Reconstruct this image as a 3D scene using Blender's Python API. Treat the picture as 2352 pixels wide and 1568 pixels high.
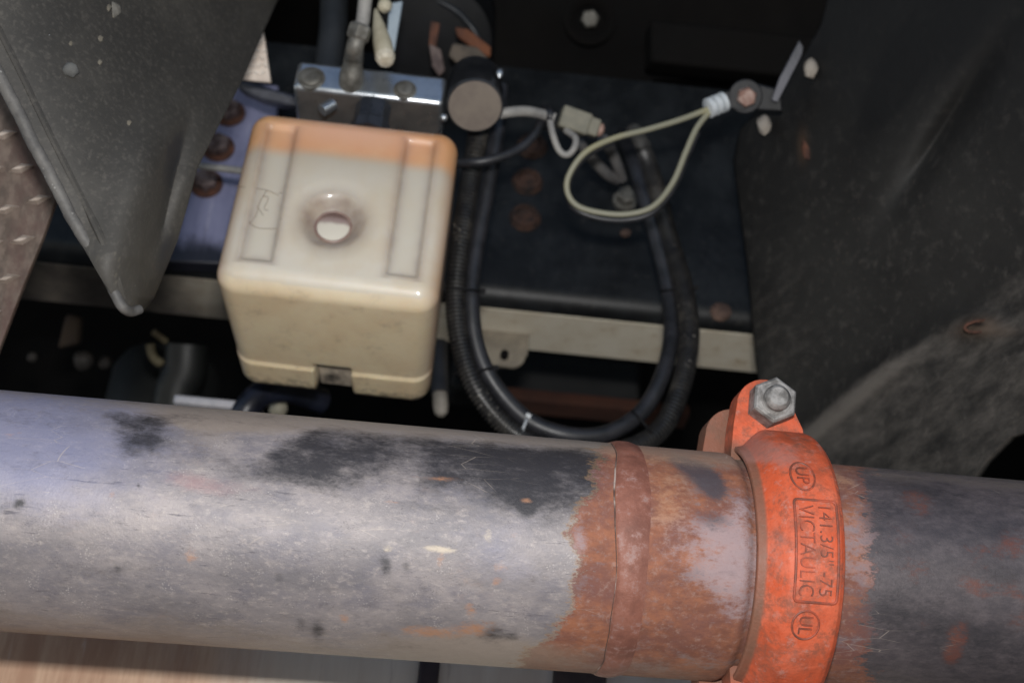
import bpy, bmesh, math, random
import numpy as np
from mathutils import Matrix, Vector
from math import sin, cos, pi, radians

for o in list(bpy.data.objects): bpy.data.objects.remove(o)
SC = bpy.context.scene
COL = SC.collection
random.seed(4); RNG = np.random.default_rng(7)

# ------------------------------------------------------------------ camera
FPX = 1176/math.tan(radians(20))          # focal length in photo-sheet pixels (sheet 2352 x 1568)
PITCH, ROLL = radians(30), radians(5)
Fw = np.array([0, cos(PITCH), sin(PITCH)]); U0 = np.array([0, -sin(PITCH), cos(PITCH)]); X0 = np.array([1., 0, 0])
Rt = cos(ROLL)*X0 + sin(ROLL)*U0
Up = -sin(ROLL)*X0 + cos(ROLL)*U0
def ray(px, py): return Fw + Rt*(px-1176)/FPX + Up*(784-py)/FPX
def P(px, py, d): return d*ray(px, py)                     # a point seen at (px,py), d metres deep
def proj(V):
    V = np.asarray(V); d = V@Fw
    return 1176+FPX*(V@Rt)/d, 784-FPX*(V@Up)/d
cam = bpy.data.cameras.new('camera'); co = bpy.data.objects.new('camera', cam); COL.objects.link(co)
cam.sensor_width = 36; cam.lens = 18/math.tan(radians(20)); cam.clip_start = .02; cam.clip_end = 200
co.matrix_world = Matrix([[*[float(v) for v in (Rt[i], Up[i], -Fw[i])], 0] for i in range(3)] + [[0, 0, 0, 1]])
cam.dof.use_dof = True; cam.dof.focus_distance = .83; cam.dof.aperture_fstop = 7.5
SC.camera = co
# ------------------------------------------------------------------ daylight and flash
W = bpy.data.worlds.new('World'); SC.world = W; W.use_nodes = True
wn = W.node_tree.nodes; bg = wn['Background']
sky = wn.new('ShaderNodeTexSky'); sky.sky_type = 'NISHITA'; sky.sun_disc = False
sky.sun_elevation = radians(38); sky.sun_rotation = radians(235)
W.node_tree.links.new(sky.outputs[0], bg.inputs[0]); bg.inputs[1].default_value = .11
fl = bpy.data.lights.new('camera_flash', 'AREA'); fl.shape = 'RECTANGLE'; fl.size = .07; fl.size_y = .035
fl.energy = 9.6; fl.color = (1, .985, .97)
fo = bpy.data.objects.new('camera_flash', fl); COL.objects.link(fo)
fm = co.matrix_world.copy(); fm.translation = Vector(Up*.108 + Rt*.01 - Fw*.01); fo.matrix_world = fm
sl_ = bpy.data.lights.new('sun', 'SUN'); sl_.energy = 4.5; sl_.angle = radians(.5); sl_.color = (1, .95, .88)
so = bpy.data.objects.new('sun', sl_); COL.objects.link(so)                  # high, from behind the vehicle: it reaches only the open ground in front
SUN_EL, SUN_AZ = radians(60), radians(25)
sd = Vector((sin(SUN_AZ)*cos(SUN_EL), cos(SUN_AZ)*cos(SUN_EL), sin(SUN_EL))); so.rotation_euler = sd.to_track_quat('Z', 'Y').to_euler()
sky.sun_elevation = SUN_EL; sky.sun_rotation = SUN_AZ
SC.view_settings.view_transform = 'Standard'; SC.view_settings.look = 'None'
SC.view_settings.exposure = 0; SC.view_settings.gamma = 1

# ------------------------------------------------------------------ node helpers
def lin(r, g, b):
    f = lambda c: (c/255/12.92 if c/255 <= .04045 else ((c/255+.055)/1.055)**2.4)
    return (f(r), f(g), f(b), 1)
class NT:
    def __init__(s, name):
        s.m = bpy.data.materials.new(name); s.m.use_nodes = True
        s.t = s.m.node_tree; s.n = s.t.nodes; s.b = s.n['Principled BSDF']
        s.co = s.n.new('ShaderNodeTexCoord').outputs['Object']
    def l(s, a, b): s.t.links.new(a, b)
    def set(s, sock, v):
        if isinstance(v, bpy.types.NodeSocket): s.l(v, sock)
        else: sock.default_value = v
    def coord(s, scale=(1, 1, 1), rot=(0, 0, 0)):
        m = s.n.new('ShaderNodeMapping'); m.inputs['Scale'].default_value = scale; m.inputs['Rotation'].default_value = rot
        s.l(s.co, m.inputs[0]); return m.outputs[0]
    def noise(s, scale, detail=6, rough=.6, vec=None, dist=0):
        k = s.n.new('ShaderNodeTexNoise'); k.inputs['Scale'].default_value = scale; k.inputs['Detail'].default_value = detail
        k.inputs['Roughness'].default_value = rough; k.inputs['Distortion'].default_value = dist
        s.l(vec or s.co, k.inputs['Vector']); return k.outputs['Fac']
    def voro(s, scale, vec=None, feat='F1'):
        k = s.n.new('ShaderNodeTexVoronoi'); k.feature = feat; k.inputs['Scale'].default_value = scale
        s.l(vec or s.co, k.inputs['Vector']); return k.outputs['Distance']
    def ramp(s, v, lo, hi, a=0., b=1.):
        k = s.n.new('ShaderNodeMapRange'); k.interpolation_type = 'SMOOTHSTEP'
        s.l(v, k.inputs[0])
        for i, q in zip((1, 2, 3, 4), (lo, hi, a, b)): k.inputs[i].default_value = q
        return k.outputs[0]
    def math(s, op, a, b=0.):
        k = s.n.new('ShaderNodeMath'); k.operation = op; s.set(k.inputs[0], a); s.set(k.inputs[1], b); return k.outputs[0]
    def mix(s, f, a, b, mode='MIX'):
        k = s.n.new('ShaderNodeMix'); k.data_type = 'RGBA'; k.blend_type = mode
        s.set(k.inputs[0], f); s.set(k.inputs[6], a); s.set(k.inputs[7], b); return k.outputs[2]
    def attr(s, name):
        k = s.n.new('ShaderNodeAttribute'); k.attribute_name = name; return k.outputs['Fac']
    def bump(s, h, strength=.3, dist=.001, prev=None):
        k = s.n.new('ShaderNodeBump'); k.inputs['Strength'].default_value = strength; k.inputs['Distance'].default_value = dist
        s.l(h, k.inputs['Height'])
        if prev: s.l(prev, k.inputs['Normal'])
        return k.outputs[0]
    def out(s, col, rough=.6, metal=0., nrm=None, spec=.5):
        s.set(s.b.inputs['Base Color'], col); s.set(s.b.inputs['Roughness'], rough); s.set(s.b.inputs['Metallic'], metal)
        s.b.inputs['Specular IOR Level'].default_value = spec
        if nrm: s.l(nrm, s.b.inputs['Normal'])
        return s.m
def grime(name, c1, c2, scale=30, lo=.35, hi=.65, rough=.6, metal=0., bump=.25, bs=300, stretch=(1, 1, 1), speck=None, dust=None, spec=.5):
    """worn surface: c1/c2 mottled by noise; speck=(colour, scale, size); dust=(colour, amount)"""
    n = NT(name); v = n.coord(stretch)
    f = n.ramp(n.noise(scale, 8, .65, v), lo, hi); col = n.mix(f, c1, c2)
    if dust:
        d = n.ramp(n.noise(scale*.35, 9, .7, v), .62-dust[1]*.5, .85-dust[1]*.4); col = n.mix(d, col, dust[0])
    if speck:
        s_ = n.ramp(n.voro(speck[1]), speck[2]*.6, speck[2], 1, 0)
        s_ = n.math('MULTIPLY', s_, n.ramp(n.noise(speck[1]*.13, 3), .5, .62)); col = n.mix(s_, col, speck[0])
    h = n.noise(bs, 5, .6)
    r = n.math('ADD', n.math('MULTIPLY', n.noise(scale*2.2, 4), .25), rough-.12)
    return n.out(col, r, metal, n.bump(h, bump, .0006), spec)

# ------------------------------------------------------------------ mesh helpers
ROOTM = {}
def nrm(v): v = np.asarray(v, float); return v/np.linalg.norm(v)
def frame(e1, hint):
    e1 = nrm(e1); e2 = nrm(hint - e1*np.dot(hint, e1)); return e1, e2, np.cross(e1, e2)
class MB:
    def __init__(s): s.V = []; s.F = []; s.n = 0
    def add(s, V, F):
        V = np.asarray(V, float); s.V.append(V); s.F += [tuple(i+s.n for i in f) for f in F]; s.n += len(V); return s
    def grid(s, G, cu=False, cv=False):
        nu, nv = G.shape[:2]; F = []
        for i in range(nu if cu else nu-1):
            for j in range(nv if cv else nv-1):
                a = i*nv+j; b = ((i+1) % nu)*nv+j; c = ((i+1) % nu)*nv+(j+1) % nv; d = i*nv+(j+1) % nv
                F.append((a, b, c, d))
        return s.add(G.reshape(-1, 3), F)
    def box(s, c, ax, ay, az):
        c, ax, ay, az = map(np.asarray, (c, ax, ay, az))
        V = [c+i*ax+j*ay+k*az for i in (-1, 1) for j in (-1, 1) for k in (-1, 1)]
        return s.add(V, [(0, 1, 3, 2), (4, 6, 7, 5), (0, 4, 5, 1), (2, 3, 7, 6), (0, 2, 6, 4), (1, 5, 7, 3)])
    def tube(s, pts, rad, seg=14, caps=True):
        pts = np.asarray(pts, float); n = len(pts); rad = np.broadcast_to(rad, (n,))
        T = np.gradient(pts, axis=0); T /= np.linalg.norm(T, axis=1)[:, None]
        N = nrm(np.cross(T[0], [.31, .7, .64])); G = np.zeros((n, seg, 3)); a = np.arange(seg)*2*pi/seg
        for i in range(n):
            N = nrm(N - T[i]*np.dot(N, T[i])); B = np.cross(T[i], N)
            G[i] = pts[i] + rad[i]*(np.cos(a)[:, None]*N + np.sin(a)[:, None]*B)
        b0 = s.n; s.grid(G, False, True)
        if caps: s.F += [tuple(b0+j for j in range(seg))[::-1], tuple(b0+(n-1)*seg+j for j in range(seg))]
        return s
    def lathe(s, o, axis, prof, seg=40, hint=None, a0=0, a1=2*pi, caps=True, phase=0):
        e1, e2, e3 = frame(axis, np.array([.2, .31, .9]) if hint is None else np.asarray(hint))
        full = abs(a1-a0-2*pi) < 1e-6; a = phase+a0+(a1-a0)*np.arange(seg)/(seg if full else seg-1)
        G = np.array([o + t*e1 + r*(np.cos(a)[:, None]*e2+np.sin(a)[:, None]*e3) for t, r in prof])
        b0 = s.n; s.grid(G, False, full); m = len(prof)
        if caps and full: s.F += [tuple(b0+j for j in range(seg))[::-1], tuple(b0+(m-1)*seg+j for j in range(seg))]
        if caps and not full: s.F += [tuple(b0+i*seg for i in range(m)), tuple(b0+i*seg+seg-1 for i in range(m))[::-1]]
        return s
    def prism(s, poly, n):                      # polygon (k,3) pushed along n
        poly = np.asarray(poly, float); k = len(poly); n = np.asarray(n)
        F = [tuple(range(k))[::-1], tuple(range(k, 2*k))]+[(i, (i+1) % k, (i+1) % k+k, i+k) for i in range(k)]
        return s.add(np.vstack([poly, poly+n]), F)
    def ico(s, c, r, sub=2, jit=.25, sq=(1, 1, 1)):
        bm = bmesh.new(); bmesh.ops.create_icosphere(bm, subdivisions=sub, radius=1)
        V = np.array([v.co for v in bm.verts]); F = [tuple(v.index for v in f.verts) for f in bm.faces]; bm.free()
        V = V*(1+jit*(RNG.random((len(V), 1))-.5))*np.asarray(sq)*r
        return s.add(V+np.asarray(c), F)
    def build(s, name, mat, parent=None, smooth=38, bevel=0, bseg=2, solid=0, attrs=None, flip=None):
        V = np.vstack(s.V)
        if parent is not None and parent.name in ROOTM: M = ROOTM[parent.name]
        else: M = Matrix.Translation(Vector(V.mean(0)))
        Mi = np.array(M.inverted()); L = V@Mi[:3, :3].T+Mi[:3, 3]
        me = bpy.data.meshes.new(name); me.from_pydata(L.tolist(), [], s.F)
        bm = bmesh.new(); bm.from_mesh(me)
        if flip is None: bmesh.ops.recalc_face_normals(bm, faces=bm.faces)
        bm.to_mesh(me); bm.free()
        if attrs:
            for k, a in attrs.items():
                at = me.attributes.new(k, 'FLOAT', 'POINT'); at.data.foreach_set('value', np.asarray(a, np.float32))
        me.materials.append(mat)
        if smooth:
            me.polygons.foreach_set('use_smooth', [True]*len(me.polygons)); me.set_sharp_from_angle(angle=radians(smooth))
        o = bpy.data.objects.new(name, me); COL.objects.link(o)
        if parent is None: o.matrix_world = M
        else: o.parent = parent
        ROOTM[o.name] = M
        if solid:
            k = o.modifiers.new('thick', 'SOLIDIFY'); k.thickness = solid; k.offset = 0
        if bevel:
            k = o.modifiers.new('edge', 'BEVEL'); k.width = bevel; k.segments = bseg; k.limit_method = 'ANGLE'; k.angle_limit = radians(35)
        return o
def tag(o, label, cat, group=None, kind=None):
    o['label'] = label
    if cat: o['category'] = cat
    if group: o['group'] = group
    if kind: o['kind'] = kind
    return o
def thing(name, label, cat, loc, group=None, axes=None):
    o = bpy.data.objects.new(name, None); COL.objects.link(o); o.empty_display_size = .03
    A = np.eye(3) if axes is None else np.column_stack(axes)
    M = Matrix([[*map(float, A[i]), float(loc[i])] for i in range(3)]+[[0, 0, 0, 1]])
    o.matrix_world = M; ROOTM[o.name] = M
    return tag(o, label, cat, group)
def spline(pts, n=200):
    p = np.asarray(pts, float); p = np.vstack([2*p[0]-p[1], p, 2*p[-1]-p[-2]]); out = []
    k = len(p)-3
    for t in np.linspace(0, k-1e-6, n):
        i = int(t); f = t-i; a, b, c, d = p[i:i+4]
        out.append(.5*(2*b+(c-a)*f+(2*a-5*b+4*c-d)*f*f+(3*b-a-3*c+d)*f**3))
    out = np.array(out); s = np.r_[0, np.cumsum(np.linalg.norm(np.diff(out, axis=0), axis=1))]
    u = np.linspace(0, s[-1], n); return np.column_stack([np.interp(u, s, out[:, i]) for i in range(3)])
def PS(pts, d=None): return [P(*(q if len(q) == 3 else (*q, d))) for q in pts]
def blob(x, y, cx, cy, rx, ry, ang=0, k=1.):
    a = radians(ang); dx, dy = x-cx, y-cy; u = (dx*cos(a)+dy*sin(a))/rx; v = (-dx*sin(a)+dy*cos(a))/ry
    return k*np.exp(-(u*u+v*v)**1.15)

# ------------------------------------------------------------------ materials
BLACK = grime('black_paint', lin(16, 17, 19), lin(28, 29, 32), 14, rough=.5, speck=(lin(70, 62, 54), 160, .25))
DEEP = grime('underbody_black', lin(9, 8, 8), lin(15, 13, 12), 8, rough=.85, bump=.1, spec=.15)
RUBBER = grime('black_rubber', lin(30, 31, 34), lin(46, 46, 50), 60, rough=.42, bump=.1)
ALU = grime('aluminium', lin(178, 184, 190), lin(204, 208, 212), 40, rough=.30, metal=.9, bump=.1)
ZINC = grime('zinc', lin(98, 95, 92), lin(152, 149, 146), 130, rough=.6, metal=.3, bump=.5, bs=700)
RUST = grime('rust', lin(56, 36, 30), lin(100, 64, 48), 90, rough=.85, bump=.6, bs=500)
GREYRUB = grime('grey_cable', lin(120, 118, 116), lin(150, 147, 142), 40, rough=.55)
DARKPL = grime('dark_plastic', lin(34, 35, 38), lin(48, 48, 50), 40, rough=.35)

# ================================================================== BACKGROUND SHELL
dk = MB()
dk.box(P(1176, 300, 2.6), X0*2.2, np.array([0, .02, 0]), np.array([0, 0, 2.24]))
shell = dk.build('underbody_wall', DEEP, smooth=0); shell['kind'] = 'structure'
rf = MB().box(np.array([0, 1.45, 1.62]), X0*2.2, np.array([0, 1.3, 0]), np.array([0, 0, .02])).build('unseen_sky_block_ceiling', DEEP, smooth=0); rf['kind'] = 'structure'  # unseen; carried forward to keep sun and overhead sky off the pipe
rw = MB().box(np.array([1.15, 1.6, .9]), np.array([.02, 0, 0]), np.array([0, .95, 0]), np.array([0, 0, 1.0])).build('underbody_side_wall', DEEP, smooth=0); rw['kind'] = 'structure'

gd = MB().box(np.array([0, 0, -.62]), X0*40, np.array([0, 40., 0]), np.array([0, 0, .01])).build('ground', grime('bounce_ground_concrete', lin(150, 146, 138), lin(172, 168, 158), 2, rough=.9), smooth=0); gd['kind'] = 'structure'  # unseen; added so sunlight bounces up onto the undersides
# ================================================================== PIPE AXIS
A = P(0, 1169, .838); B = P(1330, 1274, .872); EX = nrm(B-A); RP = .07065
_, EF, _ = frame(EX, -Fw)                                  # EF: towards the camera
EU = np.cross(EF, EX)
if np.dot(EU, Up) < 0: EU = -EU                            # EU: up, square to the pipe
def ax_s(px):                                              # axial position whose axis point is seen at column px
    lo, hi = -1., 3.
    for _ in range(60):
        m = (lo+hi)/2
        if proj(A+EX*m)[0] < px: lo = m
        else: hi = m
    return lo
def pt(s_, th, r): return A+EX*s_+r*(np.cos(th)*EU+np.sin(th)*EF)      # th 0 = up, 90 deg = towards camera
def ray_cyl(px, py, r):
    d = ray(px, py); o = -A; d1 = d-EX*(d@EX); o1 = o-EX*(o@EX)
    a, b, c = d1@d1, 2*d1@o1, o1@o1-r*r; D = max(b*b-4*a*c, 0); t = (-b-math.sqrt(D))/2/a
    p = t*d-A; return p@EX, math.atan2(p@EF, p@EU)
S_CPL = ax_s(1757)                                          # middle of the coupling
def pipe_grid(s0, s1, ns, nt, rad):
    S = np.linspace(s0, s1, ns); T = np.linspace(0, 2*pi, nt, endpoint=False)
    SS, TT = np.meshgrid(S, T, indexing='ij'); R_ = rad(SS, TT)
    G = A+EX*SS[..., None]+R_[..., None]*(np.cos(TT)[..., None]*EU+np.sin(TT)[..., None]*EF)
    return G, SS, TT

# ---- pipe material
n = NT('weathered_pipe')
vs = n.coord((1, 1.9, 1.9), (0, 0, .1)); vss = n.coord((1, 8, 8), (0, 0, .12))
base = n.mix(n.ramp(n.noise(9, 9, .68, vs), .32, .68), lin(112, 107, 109), lin(152, 143, 141))
base = n.mix(n.ramp(n.noise(34, 9, .75, vs), .44, .68, 0, .6), base, lin(104, 101, 110))
base = n.mix(n.ramp(n.noise(150, 7, .75, vs), .5, .72, 0, .5), base, lin(182, 170, 162))
base = n.mix(n.ramp(n.noise(110, 8, .78, vs), .56, .74, 0, .55), base, lin(84, 80, 88))
base = n.mix(n.ramp(n.noise(60, 8, .7, vss), .6, .72, 0, .6), base, lin(66, 62, 70))
base = n.mix(n.ramp(n.noise(20, 9, .78, vs), .57, .78, 0, .5), base, lin(160, 132, 116))
fs = n.math('MULTIPLY', n.ramp(n.voro(650, vs), .2, .5, 1, 0), n.ramp(n.noise(80, 7, .75), .5, .66)); base = n.mix(n.math('MULTIPLY', fs, .5), base, lin(76, 70, 74))
fs = n.math('MULTIPLY', n.ramp(n.voro(700), .15, .45, 1, 0), n.ramp(n.noise(60, 7, .75), .52, .68)); base = n.mix(n.math('MULTIPLY', fs, .5), base, lin(205, 196, 188))
dsh = n.math('MULTIPLY', n.ramp(n.noise(90, 4, .6, n.coord((.55, 6, 6), (0, 0, .1))), .62, .70), n.ramp(n.noise(11, 5, .7), .46, .6)); base = n.mix(n.math('MULTIPLY', dsh, .7), base, lin(64, 60, 68))
charc = n.mix(n.ramp(n.noise(50, 9, .78, vs), .36, .66), lin(60, 54, 58), lin(90, 81, 83)); base = n.mix(n.math('MULTIPLY', n.attr('char'), .9), base, charc)
base = n.mix(n.math('MULTIPLY', n.ramp(n.math('ADD', n.attr('blue'), n.math('SUBTRACT', n.noise(24, 8, .7, vs), .5)), .1, 1.), .6), base, lin(136, 138, 168))  # blue sky reflection painted into the base colour, mostly at the left end
nz = n.noise(26, 10, .75, vs); nz2 = n.noise(130, 8, .78, vs); nz3 = n.noise(300, 5, .7, vs)
wob = n.math('ADD', n.math('MULTIPLY', n.math('SUBTRACT', nz, .5), 2.0), n.math('MULTIPLY', n.math('SUBTRACT', nz2, .5), .95))
wob = n.math('ADD', wob, n.math('MULTIPLY', n.math('SUBTRACT', nz3, .5), .5))
def amask(name, lo=.3, hi=.55, k=1.):
    return n.ramp(n.math('ADD', n.attr(name), n.math('MULTIPLY', wob, k)), lo, hi)
col = n.mix(n.math('MULTIPLY', amask('dusty', .2, 1.0, .7), .8), base, lin(150, 136, 124))
col = n.mix(n.math('MULTIPLY', amask('pink', .2, 1.1, .8), .55), col, lin(150, 112, 112))
col = n.mix(n.math('MULTIPLY', amask('dark', .0, 1.1, 1.1), .94), col, lin(44, 42, 45))
rustc = n.mix(n.ramp(n.noise(45, 9, .7, vs), .35, .65), lin(116, 72, 56), lin(154, 98, 70))
rustc = n.mix(n.ramp(n.noise(18, 8, .7), .40, .64), rustc, lin(114, 74, 66))
rustc = n.mix(n.ramp(n.noise(230, 6, .7), .5, .75, 0, .6), rustc, lin(162, 136, 126))
rustc = n.mix(n.math('MULTIPLY', amask('lav', .1, 1.15, 2.0), .8), rustc, lin(160, 142, 144))
rustc = n.mix(n.math('MULTIPLY', amask('dark2', .0, 1.05, 1.3), .92), rustc, lin(66, 61, 67))
rustc = n.mix(n.math('MULTIPLY', amask('dusty', .3, 1.1, .6), .7), rustc, lin(150, 126, 108))
rm = amask('rust', .43, .53, .62)
rim = n.math('SUBTRACT', amask('rust', .36, .45, .62), rm)
col = n.mix(n.math('MULTIPLY', n.math('MULTIPLY', rim, n.math('SUBTRACT', 1., n.attr('char'))), .6), col, lin(146, 118, 88))
col = n.mix(rm, col, rustc)
gate = lambda q: n.ramp(n.attr(q), .03, .35)
orange = n.math('MULTIPLY', n.math('MULTIPLY', amask('orange', .15, 1.1, 1.7), gate('orange')), .75); col = n.mix(orange, col, lin(172, 124, 92))
pale = n.math('MULTIPLY', n.math('MULTIPLY', amask('pale', .2, 1.1, 1.4), gate('pale')), .8); col = n.mix(pale, col, lin(188, 174, 154)); col = n.mix(n.math('MULTIPLY', n.math('MULTIPLY', amask('rb', .1, 1.05, 2.1), gate('rb')), .8), col, lin(106, 64, 54))
# scratches
w = n.voro(26, n.coord((1, 5, 5), (0, 0, .5)), 'DISTANCE_TO_EDGE')
scr = n.math('MULTIPLY', n.ramp(w, .0, .012, 1, 0), n.ramp(n.noise(14, 4), .56, .64)); col = n.mix(n.math('MULTIPLY', scr, .45), col, lin(190, 175, 160))
hgt = n.math('ADD', n.math('MULTIPLY', n.noise(520, 6, .75), 1.0), n.math('MULTIPLY', n.math('MULTIPLY', rm, n.noise(160, 6, .7)), 1.2))
rgh = n.math('ADD', .42, n.math('MULTIPLY', rm, .3)); rgh = n.math('ADD', rgh, n.math('MULTIPLY', n.noise(330, 4, .7), .16))
PIPE = n.out(col, rgh, 0.12, n.bump(hgt, .45, .0007), .6)

def pipe_attrs(G, TT):
    x, y = proj(G.reshape(-1, 3)); z = np.zeros_like(x); at = {}
    ytop = np.interp(x, [0, 1330, 1870, 2352], [895, 1011, 1072, 1108]); ybot = np.interp(x, [0, 1330, 1871, 2352], [1443, 1537, 1567, 1600])
    v = (y-ytop)/(ybot-ytop)
    d = z.copy()
    st = lambda q, lo, hi: np.clip((q-lo)/(hi-lo), 0, 1)**2*(3-2*np.clip((q-lo)/(hi-lo), 0, 1))
    lev = np.interp(x, [560, 640, 720, 790, 960, 1000, 1240, 1420], [.55, 1.0, .95, .74, .74, 1.0, 1.0, .95])
    d += lev*st(x-(700-(y-985)*2.0), -25, 60)*st(v, .015, .07)*(1-st(v, .13+.07*(x > 960)+.02*np.sin(x/60), .38+.05*np.sin(x/90)))
    d += .85*st(x-(232+(y-940)*.35), -20, 40)*(1-st(x-(395-(y-940)*.15), -40, 40))*st(v, .02, .08)*(1-st(v, .13, .27))
    d += .3*st(x, 420, 600)*(1-st(x, 700, 900))*st(v, .2, .25)*(1-st(v, .26, .36))
    for a in [(1210, 1165, 22, 20, 60, .8), (990, 1165, 75, 14, 3, .55),
              (885, 1298, 14, 22, -15, .8), (932, 1300, 10, 16, -20, .6), (730, 1446, 18, 30, 0, .8), (690, 1432, 12, 16, 0, .5), (1135, 1452, 32, 18, 10, .8), (1180, 1460, 18, 12, 10, .6),
              (640, 1195, 12, 5, 20, .5), (270, 1305, 10, 10, 0, .5), (45, 1155, 14, 8, -25, 1.2), (318, 1113, 6, 6, 0, 1.1), (640, 1330, 12, 10, 60, .5), (200, 1250, 80, 5, 8, .35), (700, 1385, 60, 4, 6, .4)]:
        d += blob(x, y, *a)
    x2 = np.where(x > 1870, 1, 0)
    at['dark'] = d
    at['dark2'] = sum(blob(x, y, *a) for a in [(1590, 1075, 60, 18, 25, 1), (1635, 1115, 40, 22, 50, 1), (1640, 1190, 45, 20, 20, .6), (1600, 1085, 90, 40, 20, .35),
        (2120, 1120, 150, 22, 6, .9), (2250, 1200, 190, 50, 6, .75), (2060, 1390, 110, 45, 5, .75), (2200, 1460, 190, 50, 5, .9), (2080, 1330, 40, 30, 0, .5), (2300, 1330, 60, 40, 20, .45), (2330, 1540, 130, 40, 5, .8), (2020, 1180, 50, 60, 20, .6), (2180, 1290, 180, 40, 6, .55)])
    xb = np.interp(y, [1010, 1060, 1110, 1150, 1200, 1240, 1290, 1350, 1400, 1430, 1455, 1480, 1540], [1396, 1378, 1372, 1345, 1326, 1308, 1336, 1330, 1316, 1290, 1260, 1235, 1190])
    at['rust'] = np.clip((x-xb)/170+.48, 0, 1)
    at['lav'] = sum(blob(x, y, *a) for a in [(1660, 1230, 75, 45, 20, .8), (1680, 1310, 80, 55, -10, .95), (1560, 1250, 60, 40, 30, .4), (1700, 1400, 50, 40, 0, .5), (1330, 1250, 22, 34, 0, .6),
        (1700, 1180, 40, 40, 0, .6), (1960, 1230, 60, 110, 0, .5), (2100, 1230, 200, 40, 6, .5), (2010, 1300, 60, 90, 0, .4)])
    if (x > 1900).mean() > .5: at['lav'] = at['lav']*.5+.04
    at['dusty'] = np.clip(1.15-v*11, 0, 1)*np.where(x > 400, 1, .55)+np.clip((v-.8)*4.2, 0, 1)*.8+blob(x, y, 500, 960, 150, 30, 5, .8)+blob(x, y, 1130, 1490, 190, 34, 4, .8)+blob(x, y, 470, 1000, 140, 40, 5, .35)
    at['pink'] = blob(x, y, 460, 1110, 90, 26, 8, 1.)+blob(x, y, 600, 1120, 60, 18, 5, .4)
    at['orange'] = sum(blob(x, y, *a) for a in [(1140, 1335, 14, 9, 0, .8), (1082, 1400, 12, 16, 0, .9), (980, 1452, 60, 12, 4, .9), (1090, 1440, 55, 16, 0, .8), (1012, 1287, 10, 18, 10, .6), (1150, 1300, 18, 16, 0, .5),
        (790, 1420, 12, 12, 0, .7), (440, 1280, 18, 22, 0, .6), (1000, 1096, 70, 4, 4, .9), (895, 1150, 20, 6, 5, .7), (1210, 1150, 14, 6, 0, .6), (20, 1000, 30, 10, -20, .5), (255, 1140, 8, 14, 30, .6), (1180, 1228, 10, 8, 0, .6),
        (1450, 1060, 90, 30, 5, .45), (1530, 1150, 60, 80, 0, .55), (2105, 1150, 30, 20, 40, .3), (1930, 1108, 50, 26, 25, .9), (2190, 1470, 16, 40, 20, .45)])
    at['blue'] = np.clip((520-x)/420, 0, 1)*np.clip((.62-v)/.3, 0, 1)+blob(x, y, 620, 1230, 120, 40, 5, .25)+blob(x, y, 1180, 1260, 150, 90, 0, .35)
    at['lav'] = at['lav']*1.25; at['char'] = z.copy(); at['rb'] = z.copy()
    at['pale'] = blob(x, y, 1010, 1262, 36, 7, 8, 1.1)+blob(x, y, 890, 1258, 14, 9, 0, .6)+blob(x, y, 960, 1388, 30, 3, 4, .9)+blob(x, y, 1122, 1228, 10, 14, 10, .7)
    return at

s_l = ax_s(-420); s_w = ax_s(1411); s_end = S_CPL-.0268
left_pipe = thing('steel_pipe', 'long scuffed grey steel pipe with rusted welded end, left of the orange coupling', 'pipe', A+EX*S_CPL, axes=(EX, EF, np.cross(EX, EF)))
def rad_left(S, T):
    r = np.full_like(S, RP); r = np.where(S > s_end-.007, RP-.0032*((S-s_end+.007)/.007).clip(0, 1)**2, r)
    return r
G, SS, TT = pipe_grid(s_l, ax_s(1740), 420, 180, rad_left)
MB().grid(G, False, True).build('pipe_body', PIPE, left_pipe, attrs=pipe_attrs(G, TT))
# weld bead: a lumpy raised band
nt = 240; wv = np.cumsum(RNG.normal(0, 1, nt)); wv -= np.linspace(0, wv[-1], nt); wv = np.convolve(np.r_[wv, wv, wv], np.ones(9)/9, 'same')[nt:2*nt]; wv /= abs(wv).max()
us = np.linspace(-1, 1, 22); T = np.arange(nt)*2*pi/nt; G = np.zeros((22, nt, 3))
for i, u in enumerate(us):
    lump = .0001*np.sin(T*61)+.00015*np.sin(T*23+1)+wv*.0004
    prof = (1-abs(u)**3.2)**.7 if u < 0 else (1-u**1.5)
    sp = s_w+u*.0088+wv*.0045*(1-u)*.5+wv[::-1]*.0014*(1+u)*.6
    G[i] = A+EX*sp[:, None]+(RP-.0004+(.0023+lump)*prof)[:, None]*(np.cos(T)[:, None]*EU+np.sin(T)[:, None]*EF)
n2 = NT('weld_rust')
c = n2.mix(n2.ramp(n2.noise(60, 8, .7), .35, .65), lin(112, 70, 58), lin(140, 90, 74)); c = n2.mix(n2.ramp(n2.noise(120, 8, .75), .52, .72, 0, .7), c, lin(165, 142, 138)); c = n2.mix(n2.ramp(n2.noise(30, 8, .7), .5, .7, 0, .6), c, lin(110, 84, 78))
WELD = n2.out(c, .62, .05, n2.bump(n2.noise(260, 6, .7), .5, .001))
MB().grid(G, False, True).build('weld_bead', WELD, left_pipe)
crk = [A+EX*(s_w-.0088+wv[i]*.0045-.0004)+(RP+.0001)*(cos(T[i])*EU+sin(T[i])*EF) for i in range(nt)]
MB().tube(crk, .0004*(1+.8*np.clip(wv[::-1], -1, 1)), 6).build('weld_seam', grime('seam_dust', lin(84, 62, 54), lin(168, 150, 140), 40, lo=.5, hi=.66, rough=.8), left_pipe)
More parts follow.
